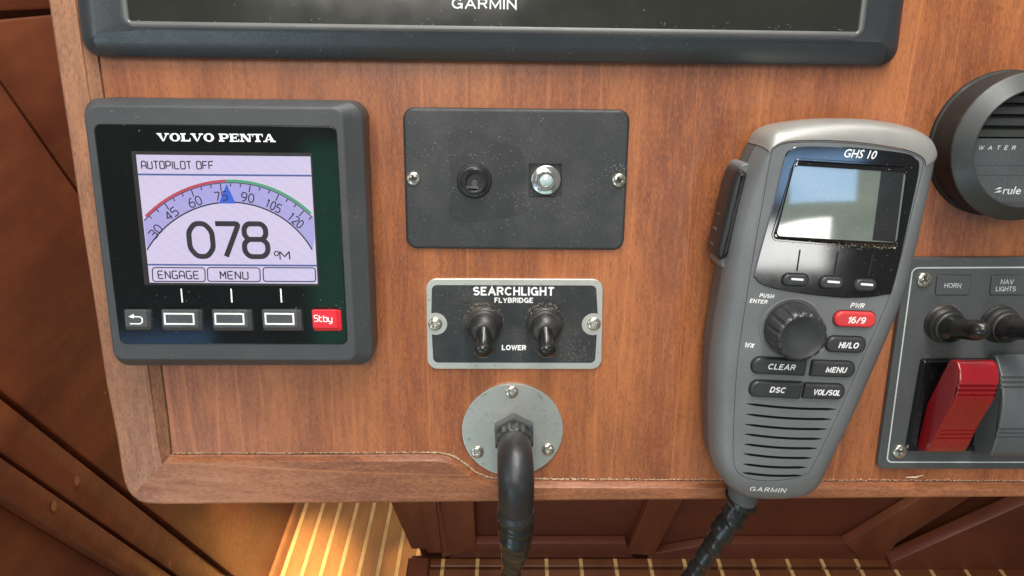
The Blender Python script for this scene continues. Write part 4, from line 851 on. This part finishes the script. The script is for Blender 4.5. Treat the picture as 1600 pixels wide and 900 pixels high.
# knob
ku, kv = L(1236, 512, HF)
mb = MB(); mb.lathe([(13.0, HF - .1), (12.9, HF + .35), (12.2, HF + .5), (11.6, HF + .1), (11.5, HF - .3), (.2, HF - .3)], ku, kv, 48); part('knob_well', mb, 'hand', hs)
mb = MB(); rings = []; NK = 128
for r, ww, amp in ((11.2, 0, .0), (11.2, 1.5, .1), (11.1, 3.0, .25), (10.9, 6.5, .5), (10.6, 9.5, .6), (10.2, 11.2, .6), (9.6, 12.0, .45), (8.9, 12.35, .15), (8.3, 12.3, 0), (7.4, 11.75, 0), (5.0, 11.35, 0), (2.0, 11.2, 0), (.1, 11.2, 0)):
    rr_ = []
    for k in range(NK):
        a = 2 * math.pi * k / NK; dd = amp * (1.0 if math.cos(a * 16) < -.45 else 0.0)
        rr_.append((ku + (r - dd) * math.cos(a), kv + (r - dd) * math.sin(a), HF + ww))
    rings.append(rr_)
mb.loft(rings, False, True); part('channel_knob', mb, 'key', hs, 'black ridged channel knob', sharp=35)
# keys
B = HF
k_ = pill(1336.5, 498, 65, 24, B, 'red2', hs, 1.7, .035, label='red power and channel key'); mb = MB(); sans(mb, '16/9', (1322.5, 504.8), (1350.5, 506), 10.2, B + 1.78, 0.17, shear=0.2); part('key_lettering', mb, 'white', k_)
k_ = pill(1322.5, 537.5, 62, 24, B, 'key', hs, 1.7, .035); mb = MB(); sans(mb, 'HI/LO', (1309.5, 543.6), (1340, 544.6), 9.2, B + 1.78, 0.19, shear=0.2); part('key_lettering', mb, 'white', k_)
k_ = pill(1218, 571.5, 84, 25, B, 'key', hs, 1.7, .045, [3.2, .5, .5, 3.2]); mb = MB(); sans(mb, 'CLEAR', (1199, 577), (1241.5, 578.8), 9.0, B + 1.78, 0.18, shear=0.2); part('key_lettering', mb, 'white', k_)
k_ = pill(1302.5, 575.5, 68, 24, B, 'key', hs, 1.7, .035, [.5, 3.2, 3.2, .5]); mb = MB(); sans(mb, 'MENU', (1289.5, 581.7), (1321, 582.8), 8.6, B + 1.78, .19, .2); part('key_lettering', mb, 'white', k_)
k_ = pill(1213, 607.5, 80, 25, B, 'key', hs, 1.7, .045, [3.2, .5, .5, 3.2]); mb = MB(); sans(mb, 'DSC', (1202, 613), (1226, 614.4), 9.0, B + 1.78, 0.18, shear=0.2); part('key_lettering', mb, 'white', k_)
k_ = pill(1288.5, 610.5, 64, 23, B, 'key', hs, 1.7, .035, [.5, 3.2, 3.2, .5]); mb = MB(); sans(mb, 'VOL/SQL', (1269.5, 616.8), (1312, 618.3), 8.6, B + 1.78, 0.18, shear=0.2); part('key_lettering', mb, 'white', k_)
mb = MB(); sans(mb, 'PUSH', (1186, 464.4), (1208, 466.2), 6.2, B, 0.2, shear=0.2); sans(mb, 'ENTER', (1170.5, 472.6), (1198, 475), 6.2, B, 0.2, shear=0.2); part('face_lettering', mb, 'white', body); mb = MB(); sans(mb, 'PWR', (1328, 480.8), (1349, 482), 8.0, B, 0.18, shear=0.2); part('face_lettering', mb, 'white', body); mb = MB(); sans(mb, 'WX', (1162, 542.7), (1177, 544.2), 8.0, B, 0.2, shear=0.2)
part('face_lettering', mb, 'white', body)
from mathutils.bvhtree import BVHTree
bt = BVHTree.FromPolygons([Vector(q) for r in curv for q in r], [(j * NR + i, j * NR + (i + 1) % NR, (j + 1) * NR + (i + 1) % NR, (j + 1) * NR + i) for j in range(len(curv) - 1) for i in range(NR)])
def zf(x, y):
    h = bt.ray_cast(Vector((x, y, 60)), Vector((0, 0, -1)))
    return h[0].z if h[0] else HF
mb = MB(); sans(mb, 'GARMIN', (1170, 765.8), (1226, 769), 7.8, 30.5, 0.15, gap=.38, shear=0.1, zf=zf, lift=.12); part('brand_lettering', mb, 'white', body)
# cable boot and taped cable
a0_ = L(1163, 748, 15); a1_ = L(1158, 790, 14); 
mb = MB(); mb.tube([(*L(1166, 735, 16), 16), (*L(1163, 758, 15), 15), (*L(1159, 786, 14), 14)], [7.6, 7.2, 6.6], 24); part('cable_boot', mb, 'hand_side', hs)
pts = [Vector((*L(x, y, w), w)) for x, y, w in ((1160, 776, 14), (1154, 795, 13), (1142, 811, 12), (1130, 829, 10), (1118, 847, 7), (1094, 882, 1), (1072, 912, -5), (1048, 950, -14))]
pts += [pts[-1] + DN * 90 + Vector((-4, 0, -4)), pts[-1] + DN * 320]
path = [tuple(q) for q in catmull(pts, 22)]; n_ = len(path); rad = [max(4.2, 6.9 - i * .021) for i in range(n_)]
mb = MB(); mb.tube(path, rad, 36, wrap(.34, 10.5, .3)); part('taped_cable', mb, 'tape', hs, 'cable spirally wrapped in loose glossy black tape', sharp=60)
lint(hs, [(1300, 385, 40), (1340, 320, 30), (1236, 365, 14)], HF + 1.2, 26, 21, size=.6)

# ================================================================== WATER ALARM
sp_u, sp_v = L(1487, 234, 17)[0] + 29.9, L(1603, 231, 17)[1]
al = thing('water_alarm', 'round black water alarm sounder with slatted grille at the right edge', 'alarm', sp_u, sp_v)
mb = MB(); mb.lathe([(30.64, 0), (30.46, 1.5), (29.70, 2.2), (29.61, 15.5)], sp_u, sp_v, 96, cap=False); part('housing', mb, 'speaker_side', al)
mb = MB(); mb.lathe([(29.61, 15.4), (29.89, 16.0), (29.80, 16.8), (29.33, 17.3), (23.69, 21.4), (23.22, 21.4), (22.94, 21.0), (22.75, 14.0)], sp_u, sp_v, 96, cap=False); part('front_ring', mb, 'speaker', al, sharp=28)
mb = MB(); mb.lathe([(22.84, 13.0), (.1, 13.0)], sp_u, sp_v, 64); part('grille_back', mb, 'black_gap', al)
half = []; y_sp = L(1560, 216.5, 16)[1]
a_s = math.asin((y_sp - sp_v) / 22.8)
half = [(sp_u + 22.8 * math.cos(t), sp_v + 22.8 * math.sin(t)) for t in [a_s - (math.pi + 2 * a_s) * k / 60 for k in range(61)]]
mb = MB(); mb.loft([[(x, y, 13) for x, y in ccw(half)], [(x, y, 16) for x, y in ccw(half)]], False, True); af = part('name_plate', mb, 'speaker_face', al)
for py in (207, 189, 171, 153, 135, 117):
    yc = L(1560, py, 16)[1] - sp_v; hw_ = math.sqrt(max(1, 22.8 ** 2 - yc ** 2)); mb = MB()
    if abs(yc) > 21.5: continue
    a = (sp_u - hw_, sp_v + yc - 1.9); prof = [(-1.9, 14.6), (-1.7, 16.2), (.9, 15.6), (1.9, 13.6)]
    mb.loft([[(sp_u + sx * hw_, sp_v + yc + q[0], q[1]) for q in prof] for sx in (-1, 1)], True, True); part('slat', mb, 'speaker', al)
mb = MB()
for py in (258.5, 274): yy = L(1560, py, 16)[1]; hw_ = math.sqrt(22.6 ** 2 - (yy - sp_v) ** 2) - .5; mb.add([(sp_u - hw_, yy - .09, 16.05), (sp_u + hw_, yy - .09, 16.05), (sp_u + hw_, yy + .09, 16.05), (sp_u - hw_, yy + .09, 16.05)], [(0, 1, 2, 3)])
part('scribed_line', mb, 'speaker', af)
mb = MB(); sans(mb, 'WATER  ALARM', (1528, 234), (1668, 234.3), 6.4, 16, .15, shear=.2, gap=1.05); text(mb, 'rule', (1566, 303), (1593.5, 303.3), 11.5, 16, .008, .15)
for dy in (0, 5): mb.sheet(ccw(LL([(1553 + dy * .2, 301 - dy), (1561, 297.5 - dy), (1566, 298 - dy), (1562, 300.5 - dy)], 16)), 16.07)
part('lettering', mb, 'offwhite', af)

# ================================================================== SWITCH PANEL
sp = thing('switch_panel', 'charcoal switch panel with horn and nav lights toggles above rocker switches', 'switch panel', *L(1560, 570))
KW = 3.0
ko = [L(1417, 403, KW), L(1880, 401, KW), L(1860, 734, KW), L(1370.5, 733, KW)]
mb = MB(); mb.slab(ko, 0, KW, 3.8, .7, 7); part('panel', mb, 'switch_panel', sp)
mb = MB(); bl_ = LL([(1426, 418.5), (1865, 416.5), (1848, 722.5), (1385.5, 722)], KW); mb.ribbon(rpoly(bl_, 2.6, 6), .62, KW + .05, True); part('border_line', mb, 'softline', sp)
screw(sp, 1443.5, 437, KW + .02, .35, 1.12); screw(sp, 1405.5, 705, KW + .02, .9, 1.12)
def pad(x0, x1, y0, y1, sk, words):
    q = LL([(x0, y0), (x1, y0), (x1 - sk, y1), (x0 - sk, y1)], KW); m_ = MB(); m_.loft([rp(q, .9, -.25, KW + .03), rp(q, .9, .2, KW + .03)], False, False); part('pad_edge', m_, 'black_gap', sp)
    m_ = MB(); m_.slab(q, KW, KW + .5, .9, .3, 4); o_ = part('legend_pad', m_, 'switch_panel', sp); m_ = MB()
    for wd, a, b_, h in words: sans(m_, wd, a, b_, h, KW + .5, .12, lift=.05)
    part('legend_lettering', m_, 'offwhite', o_)
pad(1464, 1517, 430, 460.5, 3, [('HORN', (1475, 449.5), (1501, 450), 7.2)])
pad(1549, 1604, 430, 460.5, 3, [('NAV', (1563, 444), (1583, 444), 7.2), ('LIGHTS', (1555.5, 455), (1586.5, 455), 7.2)])
def boot_toggle(px, py):
    u, v_ = L(px, py, KW); m_ = MB(); m_.lathe([(8.6, KW), (8.6, KW + .8), (8.0, KW + 1.4), (7.8, KW + 2.6), (8.1, KW + 3.2), (7.6, KW + 4.2), (7.2, KW + 4.6), (7.2, KW + 6.2), (6.8, KW + 7.0), (5.8, KW + 7.5)], u, v_, 36)
    t = part('toggle_switch', m_, 'rubber', sp); m_ = MB(); m_.loft([[(x, y, KW + h_) for x, y in circ(u + .12 * max(0, h_ - 7), v_ + .27 * max(0, h_ - 7), r_, 28)] for r_, h_ in ((6.4, 7), (6.4, 8.4), (5.7, 9.8), (5.0, 10.8), (4.6, 12), (4.6, 16), (4.7, 20), (4.5, 22.5), (3.8, 24.6), (2.5, 26), (1.0, 26.6), (.1, 26.7))], False, True); part('lever', m_, 'rubber_gloss', t)
boot_toggle(1473, 505); boot_toggle(1560, 505.5); boot_toggle(1647, 506)
# black surround of the rockers
so_ = LL([(1438, 560), (1780, 558), (1770, 702), (1413, 703)], KW); si_ = LL([(1452, 566), (1770, 564), (1760, 697), (1430, 697)], KW + 2)
mb = MB(); mb.loft([rp(so_, 1.2, 0, KW), rp(so_, 1.2, .3, KW + 2.2), rp(so_, 1.2, 1.0, KW + 2.8), rp(si_, .6, 0, KW + 2.6), rp(si_, .6, .2, KW + .1)], False, True); part('rocker_surround', mb, 'gloss_black', sp)
def rocker(u0, u1, prof, mat, label):
    """prof: (v, w) side profile swept across the width with softened edges"""
    mb = MB(); rings = []; n = len(prof)
    cv = sum(p[0] for p in prof) / n; cw = sum(p[1] for p in prof) / n
    nrm = []
    for i in range(n):
        a = Vector(prof[i - 1]); b_ = Vector(prof[(i + 1) % n]); e = (b_ - a).normalized(); nrm.append(Vector((e.y, -e.x)))
    sgn = 1 if sum((Vector(prof[i]) - Vector((cv, cw))).dot(nrm[i]) for i in range(n)) > 0 else -1
    for u, ins in ((u0, .9), (u0 + .12, .45), (u0 + .45, .12), (u0 + .95, 0), (u1 - .95, 0), (u1 - .45, .12), (u1 - .12, .45), (u1, .9)):
        rings.append([(u, prof[i][0] - sgn * nrm[i].x * ins, prof[i][1] - sgn * nrm[i].y * ins) for i in range(n)])
    mb.loft(rings, True, True); return part('rocker_switch', mb, mat, sp, label, sharp=35)
def prof_from(pts, x=1480):                 # (photo row, height) pairs
    return [(L(x, y, w)[1], w) for y, w in pts]
def ridges(y0, w0, y1, w1, k=3, h=.75):
    out = []
    for i in range(k):
        t0 = (i + .15) / k; t1 = (i + .5) / k; t2 = (i + .85) / k
        for t, a in ((t0, 0), (t0 + .02, -h), (t1, -h), (t1 + .03, 0), (t2, 0)): out.append((y0 + (y1 - y0) * t, w0 + (w1 - w0) * t + a))
    return out
redp = prof_from([(629, 6.0), (600, 10.5), (564, 16.2), (561.5, 18), (562.5, 20.5), (567, 22.5), (580, 25), (597, 26.4)] + ridges(600, 26.4, 622, 25.6) + [(630, 24.7), (645, 22.2), (660, 19.6)] + ridges(670, 18.2, 688, 16.0, 3, .4) + [(698, 14.6), (704, 13.2), (706.5, 11.5), (704, 3.2)])
u0 = L(1431, 697, KW)[0]; u1 = L(1509, 704, 13)[0]
rocker(u0, u1, redp, 'rocker_red', 'glossy dark red rocker with raised ridges')
gp_ = prof_from([(556, 3.2), (553.5, 4.5), (553.5, 6.5), (557, 8), (572, 11), (584, 13.2)] + ridges(587, 13.8, 610, 16.4, 3) + [(622, 17.6), (640, 18.7), (660, 19)] + ridges(668, 19.0, 687, 18.6, 3, .5) + [(705, 17.6), (711, 16.6), (713.5, 15), (706, 3.2)], 1560)
du = u1 - u0
g0 = L(1527, 684, 6)[0]
rocker(g0, g0 + du + 3, gp_, 'rocker_grey', 'grey rocker with fine ridges beside the red one'); rocker(g0 + du + 5, g0 + 2 * du + 8, gp_, 'rocker_grey', 'grey rocker with fine ridges beside the red one')
lint(sp, [(1470, 558, 18), (1445, 560, 10), (1475, 480, 8), (1560, 482, 8)], KW + .3, 60, 14, 'grain_dust', .7)

# ================================================================== CABIN BEHIND AND BELOW
def ray(px, py): return CAM_ROT @ Vector((px - 800, -(py - 450), -1200.0)).normalized()
def onplane(px, py, p, n): d = ray(px, py); return CAM_POS + d * ((Vector(p) - CAM_POS).dot(n) / d.dot(n))
def wroot(name, label, cat, loc, kind=None):
    o = bpy.data.objects.new(name, None); o.empty_display_size = .1; COL.objects.link(o); o.location = loc; tag(o, label, cat, kind=kind); return o
def board(name, poly, p, n, thick, mat, parent, bev=.002, r=.001, label=None):
    """photo polygon on a real plane through p with normal n (facing the viewer), thick in m"""
    n = Vector(n).normalized(); e1 = Vector((1, 0, 0)) if abs(n.x) < .9 else Vector((0, 1, 0)); e1 = (e1 - n * e1.dot(n)).normalized(); e2 = n.cross(e1); p = Vector(p)
    q = [onplane(x, y, p, n) - p for x, y in poly]; q2 = ccw([(a.dot(e1), a.dot(e2)) for a in q]); mb = MB()
    for_ = [(0, -thick), (0, -bev), (bev * .3, -bev * .3), (bev, 0)]; lp = parent.location if parent else Vector()
    rings = [[tuple(p + e1 * x + e2 * y + n * w - lp) for x, y in rpoly([tuple(t) for t in q2], r, 3, d)] for d, w in for_]
    mb.loft(rings, False, True); me = mesh_of(mb, name, scale=1.0); me.materials.append(M[mat]); o = bpy.data.objects.new(name, me); COL.objects.link(o)
    if parent: o.parent = parent
    if label: o['label'] = label
    return o
# ---- aisle floor
fl = bpy.data.meshes.new('floor'); fl.from_pydata([(-3, -1, -.012), (3, -1, -.012), (3, 5, -.012), (-3, 5, -.012)], [], [(0, 1, 2, 3)]); fl.materials.append(M['holly'])
flo = bpy.data.objects.new('floor', fl); COL.objects.link(flo); flo['kind'] = 'structure'
WX = onplane(463, 799, (0, 0, 0), (0, 0, 1)).x          # where the side wall meets the floor
pitch = (onplane(560, 900, (0, 0, 0), (0, 0, 1)).x - onplane(530.4, 900, (0, 0, 0), (0, 0, 1)).x)
x_first = onplane(441, 900, (0, 0, 0), (0, 0, 1)).x
pm = MB(); hw_ = pitch / 2 - .0046
pm.loft([[(x, y, z) for x, y in ((-hw_ + i, 0 + i), (hw_ - i, 0 + i), (hw_ - i, 2.4 - i), (-hw_ + i, 2.4 - i))] for i, z in ((0, -.012), (0, -.0015), (.0006, 0))], False, True)
pme = mesh_of(pm, 'plank', scale=1.0); pme.materials.append(M['teak'])
for k in range(9):
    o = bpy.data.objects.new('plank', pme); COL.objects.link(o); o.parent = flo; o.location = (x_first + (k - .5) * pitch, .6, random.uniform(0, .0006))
sm_ = MB(); sm_.loft([[(x, y, z) for x, y in ((-.0046, 0), (.0046, 0), (.0046, 2.4), (-.0046, 2.4))] for z in (-.012, -.0006)], False, True)
sme = mesh_of(sm_, 'strip', scale=1.0); sme.materials.append(M['holly'])
for k in range(9): o = bpy.data.objects.new('strip', sme); COL.objects.link(o); o.parent = flo; o.location = (x_first + k * pitch, .6, 0)
# ---- side wall
NW = Vector((1, 0, 0)); PW0 = (WX, 1.0, 0)
sw_ = wroot('side_wall', 'dark varnished wood side wall with slanting boards left of the console', 'wall', (WX, 1.2, 0))
board('wall_panel', [(-260, -200), (230, -200), (330, 500), (430, 700), (463, 799), (428, 896), (395, 1000), (-300, 1000)], (WX - .016, 1, 0), NW, .03, 'wall', sw_, .002)
board('wall_board', [(-200, -150), (140, -150), (150, 12), (-200, 26)], PW0, NW, .014, 'wall', sw_, .004, label='purplish board at the top of the wall')
board('wall_board', [(-200, 29), (150, 15), (175, 368), (-200, -164 + 30)], PW0, NW, .013, 'wall', sw_) if False else None
board('wall_board', [(-6, 32), (118, 20), (190, 390), (-4, 116)], PW0, NW, .013, 'wall', sw_, .003)
board('wall_board', [(-260, -190), (-9, 34), (-6, 119), (185, 392), (300, 600), (470, 780), (452, 840), (432, 893), (420, 930), (363, 898), (198, 766), (0, 609), (-260, 400)], (WX, 1, 0), NW, .013, 'wall', sw_, .003, label='broad golden brown wall board')
board('wall_board', [(-260, 410), (0, 620), (193, 773), (358, 905), (430, 965), (370, 980), (272, 895), (0, 706), (-260, 525)], (WX + .004, 1, 0), NW, .02, 'wall', sw_, .004, label='narrow dark board with small round wooden plugs')
board('wall_board', [(-260, 530), (0, 711), (270, 899), (360, 975), (300, 975), (218, 905), (0, 772), (-260, 610)], (WX + .008, 1, 0), NW, .02, 'wall', sw_, .005)
for px, py in ((119, 751), (83, 791), (264, 881)):
    c0 = onplane(px, py, (WX + .009, 1, 0), NW); mb = MB(); mb.add([tuple(c0 - sw_.location + Vector((.0012, .0055 * math.cos(t), .0065 * math.sin(t)))) for t in [k * math.pi / 7 for k in range(14)]], [tuple(range(14))])
    me = mesh_of(mb, 'wood_plug', 1.0); me.materials.append(M['plug']); o = bpy.data.objects.new('wood_plug', me); COL.objects.link(o); o.parent = sw_
# baseboard strip along the floor
y0 = .55; mb = MB(); mb.loft([[(0 + x, y, z) for x, z in ((-.01, 0), (.014, 0), (.014, .02), (.008, .028), (-.01, .028))] for y in (y0 - 1.2, y0 + 1.9)], True, True)
me = mesh_of(mb, 'baseboard', 1.0); me.materials.append(M['plug']); o = bpy.data.objects.new('baseboard', me); COL.objects.link(o); o.parent = sw_
# ---- step platform and cupboard under the console
SH = .20
stp = wroot('step_platform', 'low wooden step with pale inlaid strips under the console', 'step', (.5, 1.2, 0))
PS = (0, 0, SH); NS = Vector((0, 0, 1))
yb = onplane(900, 872, PS, NS).y; xl = onplane(643, 861, PS, NS).x; y2 = onplane(900, 889, PS, NS).y; y3 = onplane(900, 885, PS, NS).y
def bxw(name, x0, x1, ya, yc, z0, z1, mat, parent, bev=.002):
    mb = MB(); lp = parent.location; q = [(x0, ya), (x1, ya), (x1, yc), (x0, yc)]
    mb.loft([[(x - lp.x, y - lp.y, z - lp.z) for x, y in offset(q, d)] for d, z in ((0, z0), (0, z1 - bev), (bev, z1))], True, True)
    me = mesh_of(mb, name, 1.0); me.materials.append(M[mat]); o = bpy.data.objects.new(name, me); COL.objects.link(o); o.parent = parent; return o
bxw('step_box', xl, 1.9, .4, yb + .02, 0.0, SH - .012, 'cab', stp)
bxw('border_board', xl - .004, xl + .040, .4, yb, SH - .03, SH + .004, 'cabv', stp, .004)
sx0 = onplane(692, 880, PS, NS).x; spx = onplane(746, 880, PS, NS).x - sx0
for k in range(-0, 18):
    xa = sx0 + k * spx
    for ya, yc in ((.5, y2), (y3, yb)):
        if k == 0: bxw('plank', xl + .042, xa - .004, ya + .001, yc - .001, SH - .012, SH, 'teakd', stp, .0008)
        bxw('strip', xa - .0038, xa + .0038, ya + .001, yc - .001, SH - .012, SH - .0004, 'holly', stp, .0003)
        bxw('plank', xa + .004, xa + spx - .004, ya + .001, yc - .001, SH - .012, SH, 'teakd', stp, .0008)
cb = wroot('under_cupboard', 'dark wood cupboard front with framed panels below the console', 'cupboard', (.5, yb, SH))
PC = (0, yb, 0); NC = Vector((0, -1, 0))
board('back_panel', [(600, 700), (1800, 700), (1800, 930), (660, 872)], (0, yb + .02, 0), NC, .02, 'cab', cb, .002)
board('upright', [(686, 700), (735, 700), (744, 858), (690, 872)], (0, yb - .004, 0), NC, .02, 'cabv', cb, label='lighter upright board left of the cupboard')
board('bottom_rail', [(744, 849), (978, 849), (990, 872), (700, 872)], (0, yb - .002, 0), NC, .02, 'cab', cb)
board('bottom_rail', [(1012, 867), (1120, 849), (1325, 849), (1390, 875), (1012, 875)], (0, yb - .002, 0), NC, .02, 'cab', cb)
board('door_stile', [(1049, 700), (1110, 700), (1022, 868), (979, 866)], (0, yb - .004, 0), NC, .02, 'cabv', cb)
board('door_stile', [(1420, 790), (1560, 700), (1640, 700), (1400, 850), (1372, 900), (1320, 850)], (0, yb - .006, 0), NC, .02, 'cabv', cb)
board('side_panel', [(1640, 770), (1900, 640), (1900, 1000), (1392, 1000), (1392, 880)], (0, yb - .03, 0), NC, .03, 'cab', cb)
# left return of the cupboard, beside the aisle
NL = Vector((-1, -.25, 0)).normalized()
board('return_panel', [(585, 700), (670, 700), (700, 858), (643, 858), (612, 789)], (xl + .0, yb - .006, 0), NC, .03, 'cabv', cb)
board('return_post', [(648, 700), (672, 700), (690, 864), (668, 864)], (xl, yb - .014, 0), NC, .03, 'cabv', cb)
# back wall closing the space under the dash
bw = wroot('bulkhead', 'dark wooden bulkhead behind the space under the console', 'wall', (0, 2.9, 0))
bxw('bulkhead_board', -3, 3, 2.9, 2.93, 0, 2.2, 'cab', bw)
# sun coming through the side door onto the aisle floor
f1 = onplane(448, 905, (0, 0, 0), NS); f2_ = onplane(640, 880, (0, 0, 0), NS)
spot('sun_patch_door', f1 + Vector((.12, -.35, .9)), f1, 170, 24, 1.0, (1.0, .76, .44))
spot('sun_patch_window', f2_ + Vector((-.15, -.3, .9)), f2_, 30, 9, .6, (1.0, .74, .40))
area('aisle_light', (-.35, 1.6, 1.9), (-.35, 1.5, 0), .4, .4, 11.0, (1, .9, .78), world=True)
